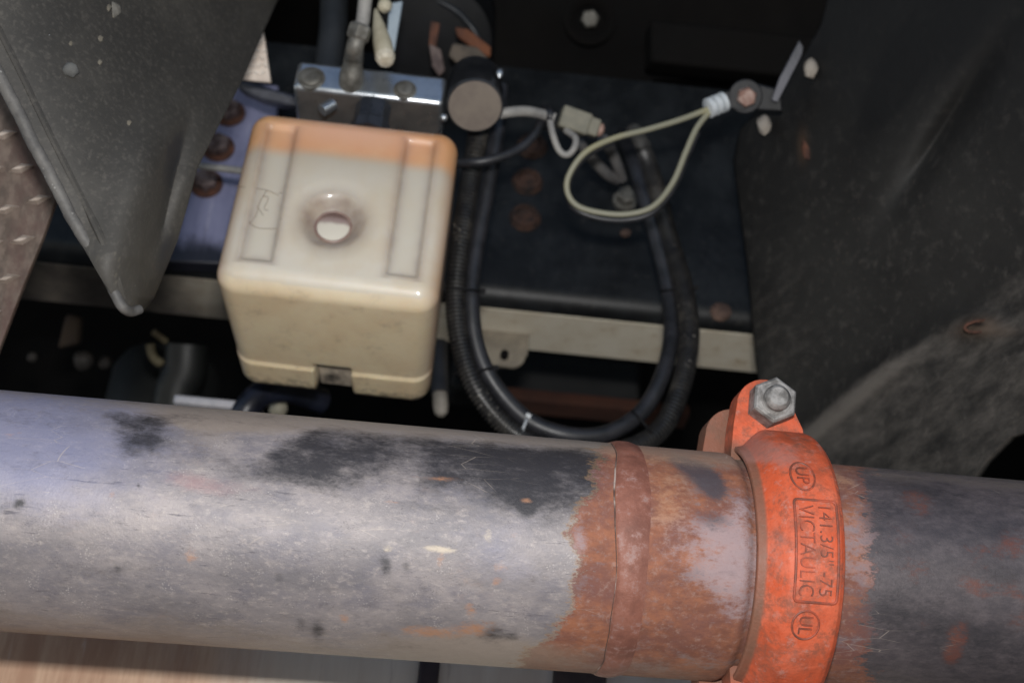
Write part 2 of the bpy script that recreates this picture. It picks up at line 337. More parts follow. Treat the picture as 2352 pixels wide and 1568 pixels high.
# right pipe
right_pipe = thing('steel_pipe', 'short dark purplish grey rust-blotched pipe section right of the orange coupling', 'pipe', A+EX*(S_CPL+.02), axes=(EX, EF, np.cross(EX, EF)))
G, SS, TT = pipe_grid(ax_s(1790), ax_s(2800), 260, 160, lambda S, T: np.full_like(S, RP*.985))
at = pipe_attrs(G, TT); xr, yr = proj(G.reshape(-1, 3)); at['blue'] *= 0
at['rust'] = np.clip((2005-xr)/240+.45, 0, 1)
at['rb'] = .9*sum(blob(xr, yr, *a) for a in [(2195, 1475, 24, 46, 20, .75), (2250, 1280, 70, 30, 5, .5), (2345, 1390, 50, 50, 0, .6), (2110, 1310, 34, 30, 0, .5), (2250, 1350, 60, 24, 10, .55), (2105, 1150, 60, 30, 40, .35), (2120, 1430, 18, 14, 0, .5), (2060, 1250, 50, 60, 10, .3), (2330, 1250, 40, 40, 10, .4)])
at['char'] += 1; at['dark'] = .12+.5*at['dark2']; at['dusty'] = at['dusty']*.5; at['orange'] = at['orange']*.6
MB().grid(G, False, True).build('pipe_body', PIPE, right_pipe, attrs=at)

# ================================================================== COUPLING
n = NT('coupling_orange')
oc = n.mix(n.ramp(n.noise(40, 8, .65), .35, .65), lin(197, 84, 48), lin(204, 102, 72))
oc = n.mix(n.ramp(n.noise(28, 9, .72), .44, .64, 0, .9), oc, lin(156, 72, 46))
oc = n.mix(n.ramp(n.noise(75, 9, .78), .47, .64, 0, .85), oc, lin(132, 78, 60))
oc = n.mix(n.ramp(n.noise(130, 8, .75), .53, .68, 0, .6), oc, lin(180, 130, 118))
oc = n.mix(n.ramp(n.noise(210, 7, .75), .58, .72, 0, .6), oc, lin(110, 66, 54))
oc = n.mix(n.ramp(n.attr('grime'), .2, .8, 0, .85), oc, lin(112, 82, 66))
oc = n.mix(n.math('MULTIPLY', n.ramp(n.math('ADD', n.attr('dust'), n.math('MULTIPLY', n.math('SUBTRACT', n.noise(40, 9, .75), .5), 2.4)), .3, 1.1), .6), oc, lin(160, 116, 106))
ORG = n.out(oc, n.ramp(n.noise(60, 5), .3, .7, .5, .72), 0, n.bump(n.math('ADD', n.noise(380, 6, .65), n.noise(90, 5, .6)), .5, .0009), .4)
cpl = thing('pipe_coupling', 'bright orange cast grooved pipe coupling with embossed lettering joining the two pipes', 'pipe coupling', A+EX*S_CPL, axes=(EX, EF, np.cross(EX, EF)))
PHI = radians(-19)                       # the ears lean away from the camera
RO = .0875
WK = .95
prof = [(-.0270, .0712), (-.0282, .0728), (-.0278, .0750), (-.0228, .0762), (-.0150, .0836), (-.0115, .0862), (-.0085, .0872), (-.0050, RO), (.0170, RO), (.0200, .0866), (.0235, .0835), (.0258, .0775), (.0262, .0735), (.0258, .0712)]
pp = np.array(prof)*[WK, 1]; tt = np.linspace(0, len(prof)-1, 70); pd = np.column_stack([np.interp(tt, range(len(prof)), pp[:, 0]), np.interp(tt, range(len(prof)), pp[:, 1])])
def half(sign, name):
    g = radians(3.2); a0 = PHI+sign*g; a1 = PHI+sign*(pi-g); th = np.linspace(a0, a1, 150)
    mb = MB(); G = np.array([[pt(S_CPL+t, a, r) for a in th] for t, r in pd]); b0 = mb.n; mb.grid(G)
    m, k = len(pd), len(th)
    mb.F += [tuple(b0+i*k for i in range(m)), tuple(b0+i*k+k-1 for i in range(m))[::-1]]
    er = np.cos(PHI)*EU+np.sin(PHI)*EF; et = np.cos(PHI+pi/2)*EU+np.sin(PHI+pi/2)*EF       # radial out, tangential (to camera)
    for rs in (1, -1):
        et_s = et*sign; c = A+EX*(S_CPL-(.0055 if sign > 0 else .0185))-er*(.0075 if sign > 0 else .0205)*rs
        # ear pad: rounded tongue in the axial/radial plane, pushed along the tangent
        out = [(-.0235, .070), (-.0215, .094)]
        for q in np.linspace(pi, 0, 17): out.append((.0185*cos(q)-.001, .1065+.0185*sin(q)))
        out += [(.0235, .094), (.026, .070)]
        poly = [c+EX*u+er*(v*rs)+et_s*.0045 for u, v in out]
        mb.prism(poly, et_s*(.019 if sign > 0 else .020))
    V = np.vstack(mb.V); x, y = proj(V); rad_ = np.linalg.norm((V-A)-np.outer((V-A)@EX, EX), axis=1)
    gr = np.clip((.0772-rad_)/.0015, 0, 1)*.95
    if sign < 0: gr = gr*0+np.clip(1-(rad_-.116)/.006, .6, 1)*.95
    ds = blob(x, y, 1740, 1030, 70, 34, 20, .9)+blob(x, y, 1800, 1050, 60, 30, 20, .8)+blob(x, y, 1770, 985, 60, 16, 0, .6)+blob(x, y, 1760, 1330, 26, 90, 0, .35)+blob(x, y, 1880, 1400, 30, 60, 0, .3)+blob(x, y, 1790, 1250, 30, 120, 0, .35)+blob(x, y, 1780, 1480, 60, 50, 0, .4)+blob(x, y, 1720, 1060, 30, 50, 20, .5)
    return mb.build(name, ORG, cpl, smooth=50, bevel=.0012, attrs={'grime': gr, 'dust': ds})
front_half = half(1, 'housing_half'); back_half = half(-1, 'housing_half')
front_half['label'] = 'front orange housing half facing the camera'; back_half['label'] = 'rear housing half, browner and half hidden'
GASK = grime('gasket_dirt', lin(70, 60, 52), lin(100, 84, 70), 60, rough=.9)
MB().lathe(A+EX*S_CPL, EX, [(-.0245, .0706), (-.0245, .0722), (.0245, .0722), (.0245, .0706)], 90, caps=False).build('gasket', GASK, cpl)
er = np.cos(PHI)*EU+np.sin(PHI)*EF; et = np.cos(PHI+pi/2)*EU+np.sin(PHI+pi/2)*EF
bc = A+EX*(S_CPL-.0045)+er*.1000
hexr = .0152
nutp = [(.0236, hexr*.93), (.0240, hexr), (.0375, hexr), (.0392, hexr*.90)]
nut = MB().lathe(bc, et, nutp, 6, hint=EX*cos(.45)+er*sin(.45)).lathe(bc, et, [(.0390, .0105), (.0395, .0100)], 32).build('nut', ZINC, cpl, smooth=25, bevel=.0009)
tp = []
for i in range(26):
    t = -.045+i*.0036; tp += [(t, .0076), (t+.0009, .0083), (t+.0018, .0083), (t+.0027, .0076)]
tp = [q for q in tp if q[0] < .0445]+[(.0452, .0070), (.0462, .0058)]
MB().lathe(bc, et, tp, 28).build('bolt', ZINC, cpl)

# ---- cast lettering wrapped on the housing
n = NT('cast_letter'); LETT = n.out(n.mix(n.ramp(n.noise(90, 6, .7), .28, .6), lin(178, 78, 50), lin(112, 64, 50)), .6, 0, n.bump(n.noise(400), .3, .0006))
def text_mesh(txt, size, ext=.0005):
    cu = bpy.data.curves.new('lettering', 'FONT'); cu.body = txt; cu.size = size; cu.extrude = ext; cu.resolution_u = 3; cu.offset = -.012; cu.align_x = 'CENTER'; cu.align_y = 'CENTER'
    ob = bpy.data.objects.new('lettering', cu); COL.objects.link(ob); dg = bpy.context.evaluated_depsgraph_get(); dg.update()
    me = bpy.data.meshes.new_from_object(ob.evaluated_get(dg)); V = np.array([v.co for v in me.vertices]); F = [tuple(p.vertices) for p in me.polygons]
    bpy.data.objects.remove(ob); bpy.data.meshes.remove(me); bpy.data.curves.remove(cu); return V, F
def wrap(V, t0, th0, r=RO, h0=0.0004):        # text x runs down the rim, text y points along the pipe
    return np.array([pt(t0+v[1], th0+v[0]/r, r+h0+v[2]) for v in V])
def thy(py, px=1855): return ray_cyl(px, py, RO)[1]
th_a, th_b = thy(1147), thy(1382); thm = (th_a+th_b)/2; L = (th_b-th_a)*RO
tl, tr = S_CPL-.0078, S_CPL+.0172; tm = (tl+tr)/2
def fit_text(txt, t0, length, height, name):
    V, F = text_mesh(txt, 1.0); V = np.array(V)
    V[:, 0] -= (V[:, 0].max()+V[:, 0].min())/2; V[:, 1] -= (V[:, 1].max()+V[:, 1].min())/2
    V[:, 0] *= length/(V[:, 0].max()-V[:, 0].min()); V[:, 1] *= height/(V[:, 1].max()-V[:, 1].min()); V[:, 2] *= 1.0
    return V, F
for txt, t0, ln, hh in (('VICTAULIC', tl+.0068, L*.88, .0088), ('141.3/5" -75', tl+.0180, L*.86, .0078)):
    V, F = fit_text(txt, t0, ln, hh, 'lettering'); V[:, 2] = np.where(V[:, 2] > 0, .0004, -.001)
    MB().add(wrap(V, t0, thm), F).build('lettering', LETT, cpl, smooth=0)
def border(pts, wd=.0011, h=.0007):
    mb = MB(); p = spline(pts, 160); return mb.tube([pt(a, b, RO+h*.2) for a, b, _ in p], wd*.75, 8)
def rect_path():
    r = .0025; out = []
    for (ct, cth, a0) in ((tr-r, th_a+r/RO, 0), (tr-r, th_b-r/RO, -90), (tl+r, th_b-r/RO, -180), (tl+r, th_a+r/RO, -270)):
        for q in range(0, 91, 15):
            a = radians(a0-q+90); out.append((ct+r*cos(a-0), cth-r*sin(a)/RO, 0))
    return out
q = rect_path(); q.append(q[0]); q.append(q[1])
seg = []
for i in range(len(q)-1):
    for f in np.linspace(0, 1, 10, endpoint=False): seg.append(np.array(q[i])*(1-f)+np.array(q[i+1])*f)
MB().tube([pt(a, b, RO-.0001) for a, b, _ in seg], .00085, 8).build('letter_border', LETT, cpl)
def oval(px, py, rt, rh, txt, hh, ln):
    s0, th0 = ray_cyl(px, py, RO)
    MB().tube([pt(s0+rt*cos(a), th0+rh*sin(a)/RO, RO) for a in np.linspace(0, 2*pi, 60)], .0007, 6).build('mark_ring', LETT, cpl)
    V, F = fit_text(txt, 0, ln, hh, 'x'); V[:, 2] = np.where(V[:, 2] > 0, .0006, -.001)
    MB().add(wrap(V, s0, th0), F).build('mark_letters', LETT, cpl, smooth=0)
oval(1843, 1092, .0072, .0108, 'UP', .0075, .0125)
oval(1850, 1435, .0078, .0085, 'UL', .0078, .0105)

# ================================================================== RESERVOIR
q0 = np.array([-.146, .9156, .5577]); W_, H_, D_, K_, KT_ = .175, .1699, .1727, .9333, .9833
def eul(a, b, c):
    Rx = np.array([[1, 0, 0], [0, cos(a), -sin(a)], [0, sin(a), cos(a)]]); Ry = np.array([[cos(b), 0, sin(b)], [0, 1, 0], [-sin(b), 0, cos(b)]]); Rz = np.array([[cos(c), -sin(c), 0], [sin(c), cos(c), 0], [0, 0, 1]])
    return Rz@Ry@Rx
MR = eul(.0046, .0168, .0176)
def to_front(px, py):                         # sheet pixel -> (x,z) on the tank's front plane
    d = MR.T@ray(px, py); o = MR.T@(-q0); t = -o[1]/d[1]; p = o+t*d; return p[0], p[2]
def to_bottom(px, py):
    d = MR.T@ray(px, py); o = MR.T@(-q0); t = -o[2]/d[2]; p = o+t*d; return p[0], p[1]
N = 110
bm = bmesh.new()
half_ = np.array([W_/2, D_/2, H_/2]); rr = .017
lin_ = np.linspace(-1, 1, N+1); V = []; F = []; idx = {}
def vid(i, j, k):
    key = (i, j, k)
    if key not in idx: idx[key] = len(V); V.append((lin_[i], lin_[j], lin_[k]))
    return idx[key]
for a in range(N):
    for b in range(N):
        for s_ in (0, N):
            F.append((vid(s_, a, b), vid(s_, a+1, b), vid(s_, a+1, b+1), vid(s_, a, b+1)))
            F.append((vid(a, s_, b), vid(a+1, s_, b), vid(a+1, s_, b+1), vid(a, s_, b+1)))
            F.append((vid(a, b, s_), vid(a+1, b, s_), vid(a+1, b+1, s_), vid(a, b+1, s_)))
V = np.array(V)*half_; inner = np.clip(V, -(half_-rr), half_-rr); dv = V-inner; ln = np.linalg.norm(dv, axis=1)[:, None]
V = inner+dv/np.maximum(ln, 1e-9)*rr
front = V[:, 1] < -half_[1]+rr*.75; bot = V[:, 2] < -half_[2]+rr*.9
V = V+np.array([0, D_/2, H_/2])
sc = (1-(1-K_)*V[:, 1]/D_)*(1-(1-KT_)*V[:, 2]/H_); V[:, 0] *= sc
V[:, 1] -= .0022*np.clip(1-(abs(V[:, 0])/.08)**2, 0, 1)*front*np.clip(1-((V[:, 2]-.08)/.085)**2, 0, 1)      # slight belly
ss = lambda a, lo, hi: np.clip((a-lo)/(hi-lo), 0, 1)**2*(3-2*np.clip((a-lo)/(hi-lo), 0, 1))
edge_d = np.zeros(len(V)); chan_m = np.zeros(len(V))
chan = []
for (tlx, tly), (trx, try_), (blx, bly), (brx, bry) in (((618, 283), (682, 290), (552, 592), (624, 600)), ((935, 315), (1000, 322), (888, 628), (958, 637))):
    c = [to_front(*p) for p in ((tlx, tly), (trx, try_), (blx, bly), (brx, bry))]; chan.append(c)
    (x0, z0), (x1, z1), (x2, z2), (x3, z3) = c
    fz = (V[:, 2]-z2)/(z0-z2); xl = x2+(x0-x2)*fz; xr = x3+(x1-x3)*fz
    e = .0016
    m = ss(V[:, 0]-xl, -e, e)*ss(xr-V[:, 0], -e, e)*ss(V[:, 2]-z2, -e, e)*ss(z0-V[:, 2], -.001, .005)
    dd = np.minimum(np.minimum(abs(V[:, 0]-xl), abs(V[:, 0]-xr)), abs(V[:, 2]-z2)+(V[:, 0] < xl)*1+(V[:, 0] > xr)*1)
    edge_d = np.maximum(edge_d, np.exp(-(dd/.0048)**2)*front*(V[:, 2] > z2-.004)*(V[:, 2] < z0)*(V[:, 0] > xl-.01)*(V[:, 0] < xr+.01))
    chan_m = np.maximum(chan_m, m*front); V[:, 1] += .0034*m*front
cx, cz = to_front(764, 506)
rd = np.hypot(V[:, 0]-cx, V[:, 2]-cz)
V[:, 1] += front*(.0110*ss(.0275-rd, 0, .0160)+.002*ss(.040-rd, 0, .016))
nx0, ny0 = to_bottom(722, 836); nx1, ny1 = to_bottom(806, 843)
inn = bot*ss(V[:, 0], nx0-.0006, nx0+.0006)*ss(-V[:, 0], -nx1-.0006, -nx1+.0006)*ss(V[:, 1], ny0-.001, ny0+.001)
V[:, 2] += inn*.020
bulge = bot*np.clip(1-(V[:, 0]/.08)**2, 0, 1)*np.clip(1-((V[:, 1]-.08)/.08)**2, 0, 1); V[:, 2] -= .0015*bulge; V[:, 2] -= .0022*bot*ss(V[:, 1], .1235, .1265)
zliq = to_front(760, 356)[1]
slope = (to_front(1000, 385)[1]-to_front(600, 340)[1])/(to_front(1000, 385)[0]-to_front(600, 340)[0])
xloc, yloc, zloc = V.T
a_air = ss(zloc-(zliq+slope*(xloc-to_front(760, 356)[0])), -.008, .007)
a_bot = np.clip((.010-zloc)/.012, 0, 1)*(yloc > .004)
a_dirt = bot*(np.clip((yloc-.128)/.035, 0, 1)*.95+np.exp(-((yloc-.126-.004*np.sin(xloc*90))/.003)**2)*.45)
a_edge = edge_d*.6+np.exp(-((rd-.0190)/.0098)**2)*front*1.0  # darkness of thick walls painted along channel edges and round the dimple
a_side = np.clip((abs(xloc)/sc-.0745)/.0125, 0, 1)**1.5
a_murk = np.exp(-np.clip(zliq-zloc, 0, 1)/.028)
a_pink = np.exp(-((zloc-zliq-.028)/.022)**2)*np.clip(1-(xloc/.07)**2, 0, 1)*front
n = NT('tank_plastic')
below = n.mix(n.ramp(n.noise(14, 6), .35, .65), lin(210, 202, 187), lin(203, 189, 166))
below = n.mix(n.math('MULTIPLY', n.attr('murk'), .7), below, lin(164, 153, 136)); above = n.mix(n.ramp(n.noise(16, 6), .35, .65), lin(214, 166, 122), lin(208, 152, 106)); above = n.mix(n.math('MULTIPLY', n.attr('pink'), .75), above, lin(222, 174, 148))
botc = n.mix(n.ramp(n.noise(22, 8, .65), .32, .68), lin(240, 222, 186), lin(230, 206, 168)); botc = n.mix(n.ramp(n.noise(40, 9, .78), .5, .75, 0, .6), botc, lin(150, 128, 104))
below = n.mix(n.math('MULTIPLY', n.attr('chan'), .55), below, lin(196, 189, 174)); c = n.mix(n.attr('air'), below, above); c = n.mix(n.math('MULTIPLY', n.attr('side'), .6), c, lin(190, 138, 96)); c = n.mix(n.attr('bottom'), c, botc)
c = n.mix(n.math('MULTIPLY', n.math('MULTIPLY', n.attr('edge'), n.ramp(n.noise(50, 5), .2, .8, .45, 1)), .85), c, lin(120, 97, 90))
c = n.mix(n.math('MULTIPLY', n.ramp(n.math('ADD', n.attr('dirt'), n.math('MULTIPLY', n.math('SUBTRACT', n.noise(120, 9, .75), .5), 2.2)), .45, 1.05), .85), c, lin(88, 78, 70))
spk = n.math('MULTIPLY', n.ramp(n.voro(60), .05, .09, 1, 0), n.ramp(n.noise(20, 3), .58, .62)); c = n.mix(n.math('MULTIPLY', spk, .7), c, lin(70, 58, 50))
tank_m = n.out(c, .42, 0, n.bump(n.noise(220, 5), .08, .0006), .5)
n.b.inputs['Subsurface Weight'].default_value = .25; n.b.inputs['Subsurface Radius'].default_value = (.012, .008, .004); n.b.inputs['Subsurface Scale'].default_value = 1
n.b.inputs['Coat Weight'].default_value = .45; n.b.inputs['Coat Roughness'].default_value = .09
tank = thing('fluid_reservoir', 'cream and orange stained plastic fluid reservoir hanging below the aluminium block', 'reservoir', q0, axes=MR.T.tolist() if False else (MR[:, 0], MR[:, 1], MR[:, 2]))
def RW(v): return np.asarray(v)@MR.T+q0
mb = MB().add(RW(V), F)
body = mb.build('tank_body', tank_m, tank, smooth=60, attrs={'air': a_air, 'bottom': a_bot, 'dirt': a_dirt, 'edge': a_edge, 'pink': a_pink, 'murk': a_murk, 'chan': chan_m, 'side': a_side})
# round sight plug in the dimple
ydeep = .0125-.0022
GR = grime('plug_rim', lin(128, 104, 96), lin(150, 126, 114), 80, rough=.4)
o_ = RW((cx, ydeep, cz)); ay = MR@np.array([0, -1, 0])
MB().lathe(o_, ay, [(-.002, .0150), (.0016, .0150), (.0020, .0142), (.0016, .0131), (-.002, .0131)], 48, caps=False).build('plug_rim', GR, tank)
n = NT('sight_glass'); sx = n.n.new('ShaderNodeSeparateXYZ'); n.l(n.co, sx.inputs[0])
cl_n = n.math('MULTIPLY', n.math('SUBTRACT', n.noise(160, 5), .5), .006); zq = n.math('ADD', sx.outputs[2], cl_n); fz = n.ramp(zq, cz+.0005, cz+.0060); cg = n.mix(fz, lin(208, 200, 184), lin(150, 130, 122)); cg = n.mix(n.ramp(zq, cz+.006, cz+.011, 0, .8), cg, lin(92, 70, 66))
GLS = n.out(cg, .12, 0); n.b.inputs['Coat Weight'].default_value = .5
MB().lathe(o_, ay, [(-.001, .0131), (.0004, .0128), (.0013, .0095), (.0018, .005), (.0020, .0008)], 40).build('sight_glass', GLS, tank)
# latch tab inside the notch
TAB = grime('tab_plastic', lin(176, 162, 146), lin(205, 192, 172), 90, lo=.4, hi=.6, rough=.6, dust=(lin(70, 66, 60), .35))
xm = (nx0+nx1)/2
MB().box(RW((xm, (ny0+D_)/2-.001, .0125)), MR@np.array([(nx1-nx0)/2-.001, 0, 0]), MR@np.array([0, (D_-ny0)/2-.004, 0]), MR@np.array([0, 0, .004])).build('latch_tab', TAB, tank, bevel=.001)
# pen marks and faint embossed scale lines on the left channel
PEN = grime('pen_mark', lin(120, 104, 92), lin(140, 122, 106), 60, rough=.6)
def on_front(px, py, lift=-.0002, dep=.0034): x, z = to_front(px, py); return RW((x, dep-.0015+lift, z))
for st in ([(540, 425), (575, 428), (612, 434), (640, 446)], [(612, 434), (596, 462), (588, 490), (572, 512)], [(556, 482), (566, 500), (590, 520), (640, 522)], [(604, 448), (616, 452), (606, 476), (616, 480)],
           [(640, 440), (662, 442)], [(590, 470), (604, 492)]):
    MB().tube(spline([on_front(*p) for p in st], 30), .00020, 5).build('pen_mark', PEN, tank)
# black neck and clear hose below the block
nk = P(832, 262, 1.165)
zz = np.array([0, 0, 1.])
NECK = grime('neck_black', lin(34, 36, 40), lin(50, 52, 58), 40, rough=.3)
o_ = RW((.010, .019, H_-.003))
MB().lathe(o_, MR[:, 2], [(0, .0165), (.010, .0165), (.012, .0150), (.030, .0150)], 9, phase=.2).build('filler_neck', NECK, tank, smooth=20)

# ================================================================== ALUMINIUM BLOCK
ex, ey, ez = MR[:, 0], MR[:, 1], MR[:, 2]
bl = P(672, 201, 1.185)                        # front lower left corner
BW, BH, BD = .1275, .0305, .048
blk = thing('valve_block', 'machined silver aluminium block with round ports, above the plastic reservoir', 'valve block', bl+ex*BW/2, axes=(ex, ey, ez))
MB().box(bl+ex*BW/2+ey*BD/2+ez*BH/2, ex*BW/2, ey*BD/2, ez*BH/2).build('block_body', ALU, blk, bevel=.0042, bseg=4)
DULL = grime('dull_metal', lin(95, 92, 86), lin(130, 128, 122), 90, rough=.6, metal=.6, bump=.4)
def blk_pt(px, py):
    nvec = -ey; d = ray(px, py); t = (bl@nvec)/(d@nvec); return t*d
for px, py, r in ((715, 180, .0098), (930, 207, .0082)):
    c = blk_pt(px, py)
    MB().lathe(c, -ey, [(-.003, r*1.22), (.0008, r*1.2), (.0012, r*1.05), (.0006, r), (.0003, r*.98)], 36).lathe(c, -ey, [(0, r*.95), (.0022, r*.93), (.0034, r*.8), (.0038, r*.4), (.0038, .0005)], 30).build('port_plug', DULL, blk)
fit = thing('hose_fitting', 'dull grey straight hose fitting screwed into the aluminium block, rising out of frame', 'hose fitting', blk_pt(806, 195), axes=(ex, ey, ez))
c0 = blk_pt(806, 192)
path = spline([c0+ey*.004, c0-ey*.006+ez*.004, c0-ey*.010+ez*.018]+PS([(815, 110, 1.165), (826, 70, 1.165)]), 60)
MB().tube(path, np.interp(np.linspace(0, 1, 60), [0, .15, .3, 1], [.0105, .0102, .0086, .0068]), 22).build('fitting_body', DULL, fit)
p1, p2 = P(820, 92, 1.163), P(834, 46, 1.163)
MB().lathe(p1, p2-p1, [(0, .0085), (.002, .0098), (.011, .0098), (.013, .0085)], 6).build('hex_collar', DULL, fit, smooth=20)
MB().tube([p1, p2, P(840, -10, 1.165), P(846, -120, 1.17)], .0058, 16).build('hose_end', GREYRUB, fit)
for px, py, lb in ((748, 246, 'left'), ):
    a = P(740, 254, 1.172); b = P(768, 238, 1.178)
    pts = np.array([a+(b-a)*t for t in np.linspace(0, 1, 90)]); tag(MB().tube(pts, .0042+.0012*np.sign(np.sin(np.linspace(0, 2*pi*5, 90))), 16).build('hose_clamp_screw', ALU), 'small bright ribbed screw end between the aluminium block and reservoir', 'screw')
tag(MB().ico(P(1019, 271, 1.185), .0035, 2, .05).build('screw_head', ALU), 'tiny shiny screw head under the right end of the aluminium block', 'screw')

# ---- tan cone plug, pale label plate above the block
TAN = grime('tan_plastic', lin(168, 160, 138), lin(188, 180, 158), 50, rough=.6)
ca, cb = P(884, 128, 1.17), P(862, 20, 1.20)
sw = thing('crimp_cone', 'tapered beige plastic wire cap pointing upward behind the hose fitting', 'cone', ca)
axc = cb-ca; Lc = np.linalg.norm(axc)
MB().lathe(ca, axc, [(0, .0082), (Lc*.25, .0080), (Lc*.6, .0056), (Lc*.95, .0018), (Lc, .0004)], 24).build('cap_shell', TAN, sw)
MB().lathe(ca, -axc, [(0, .0084), (.002, .0084), (.005, .0078), (.008, .006), (.0095, .002)], 10).build('cap_insert', grime('tan_end', lin(170, 160, 140), lin(208, 200, 182), 70, rough=.5), sw, smooth=15)
tag(MB().prism(PS([(894, 8), (925, 2), (906, 118), (886, 120)], 1.23), Fw*.006).build('metal_strip', grime('pale_strip', lin(132, 146, 158), lin(150, 164, 174), 60, rough=.5), bevel=.001), 'pale blue grey metal strip behind the beige wire cap at the top edge', 'metal strip')
tag(MB().ico(P(884, 14, 1.2), .0065, 2, .2).build('plastic_stub', TAN), 'small beige plastic stub at the very top beside the pale metal strip', 'plastic cap')

# ================================================================== BLACK CYLINDER (pressure switch)
cyl = thing('pressure_switch', 'black round cylinder with flat taupe end disc, right of the aluminium block', 'pressure switch', P(1091, 243, 1.19))
ca = P(1091, 243, 1.19); axd = nrm(Fw*cos(radians(32))+Up*sin(radians(32))-Rt*.02)
MB().lathe(ca, axd, [(-.0008, .0232), (.0005, .0243), (.030, .0245), (.032, .0236), (.055, .0236), (.057, .022)], 56).build('switch_body', DARKPL, cyl)
MB().lathe(ca-axd*.0012, axd, [(0, .0225), (-.0006, .0222), (-.0008, .012), (-.0008, .001)], 48).build('end_disc', grime('disc_taupe', lin(112, 102, 94), lin(122, 112, 102), 90, rough=.75, bump=.1), cyl)
tag(MB().ico(P(1148, 168, 1.2), .0032, 2, .2, (1, 1, 1.6)).build('clip', ALU), 'tiny bright clip on the upper right of the black cylinder', 'clip')

# ================================================================== CHASSIS RAIL
rx = nrm(np.array([cos(radians(1.5)), sin(radians(1.5)), 0])); ry = np.array([-rx[1], rx[0], 0]); rz = zz
ro_ = P(1300, 704, 1.40)                        # on the lower front corner line
rail = thing('chassis_rail', 'black painted steel chassis rail with dusty beige lower flange crossing behind the reservoir', 'chassis rail', ro_, axes=(rx, ry, rz))
n = NT('rail_black'); 
c = n.mix(n.ramp(n.noise(14, 9, .72), .38, .66), lin(11, 12, 13), lin(31, 33, 35)); c = n.mix(n.ramp(n.noise(120, 7, .7), .54, .72, 0, .5), c, lin(58, 56, 54))
sxr = n.n.new('ShaderNodeSeparateXYZ'); n.l(n.co, sxr.inputs[0])
RAILM = n.out(c, .46, 0, n.bump(n.noise(260, 6), .2, .0006), .35)
n = NT('rail_flange')
sx = n.n.new('ShaderNodeSeparateXYZ'); n.l(n.co, sx.inputs[0])
cf = n.mix(n.ramp(n.noise(22, 9, .7), .35, .68), lin(218, 210, 192), lin(204, 192, 170)); cf = n.mix(n.ramp(n.noise(44, 9, .75), .55, .74, 0, .7), cf, lin(166, 138, 102))
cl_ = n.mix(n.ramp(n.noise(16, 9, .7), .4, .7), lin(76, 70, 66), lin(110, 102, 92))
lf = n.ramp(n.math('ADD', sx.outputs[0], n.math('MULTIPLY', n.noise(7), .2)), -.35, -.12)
FLM = n.out(n.mix(lf, cl_, cf), .75, 0, n.bump(n.noise(200, 6), .2, .0007))
r_ = .020; web = [(0, .30)]+[(0, z) for z in (.2, .1, .05)]+[(r_-r_*cos(a), r_-r_*sin(a)) for a in np.linspace(0, pi/2*.92, 9)]
def extr(prof, x0, x1, nx, th):
    xs = np.linspace(x0, x1, nx); return np.array([[ro_+rx*x+ry*(y+oy)+rz*(z+oz) for (y, z), (oy, oz) in zip(prof, th)] for x in xs])
def swept(prof, x0, x1, nx, off):
    p = list(prof)+[(y+oy, z+oz) for (y, z), (oy, oz) in zip(reversed(prof), reversed(off))]
    xs = np.linspace(x0, x1, nx); G = np.array([[ro_+rx*x+ry*y+rz*z for y, z in p] for x in xs]); mb = MB(); mb.grid(G, False, True); k = len(p)
    mb.F += [tuple(range(k)), tuple((nx-1)*k+i for i in range(k))[::-1]]; return mb
swept(web, -1.0, .42, 40, [(.008, 0)]*4+[(.008*cos(a), .008*sin(a)) for a in np.linspace(0, pi/2*.92, 9)]).build('web', RAILM, rail, smooth=50)
ya = r_-r_*cos(pi/2*.92)+.0002
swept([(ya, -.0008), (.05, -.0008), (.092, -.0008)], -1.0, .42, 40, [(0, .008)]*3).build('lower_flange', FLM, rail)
def web_pt(px, py, off=0):
    nv = -ry; d = ray(px, py); t = ((ro_+nv*off)@nv)/(d@nv); return t*d
HOLE = grime('rust_hole', lin(24, 18, 17), lin(66, 44, 34), 70, rough=.85)
for px, py in ((1211, 420), (1206, 502), (1222, 338)):
    c = web_pt(px, py)
    MB().lathe(c, -ry, [(-.002, .0165), (.0016, .0165), (.003, .015), (.0075, .0135), (.008, .0105), (.0045, .009), (.004, .001)], 28).build('rivet', HOLE, rail)
for px, py, r in ((1437, 535, .0055), (1655, 716, .011), (1095, 668, .004), (1310, 700, .0)):
    if r: MB().ico(web_pt(px, py, .001), r, 2, .2, (1, .45, 1)).build('rust_spot', grime('pink_rust', lin(70, 54, 48), lin(104, 82, 70), 60, rough=.85), rail)
c = web_pt(1435, 463); MB().lathe(c, -ry, [(-.001, .013), (.004, .013), (.005, .0125)], 24).lathe(c, -ry, [(.004, .0105), (.014, .0105), (.0155, .009), (.0155, .001)], 6).build('bolt', DULL, rail, smooth=25)
# tab bracket with a hole under the flange
tb = P(1150, 800, 1.44)
trk = thing('tab_bracket', 'small cream rounded tab with one hole hanging under the beige rail flange', 'bracket', tb)
out = [(-.03, .022), (.028, .022), (.028, -.004)]+[(.012+.014*cos(a), -.006+.014*sin(a)) for a in np.linspace(0, -pi/2, 8)]+[(-.03, -.018)]
MB().prism([tb+rx*u+rz*v for u, v in out], ry*.005).build('tab_plate', grime('tab_cream', lin(112, 104, 92), lin(136, 127, 112), 40, rough=.75), trk, bevel=.0008)
hc = P(1159, 812, 1.43); MB().lathe(hc, -ry, [(-.006, .0042), (.0011, .0042), (.0015, .003), (.0005, .0025), (.0004, .0005)], 20).build('hole_rim', DEEP, trk)

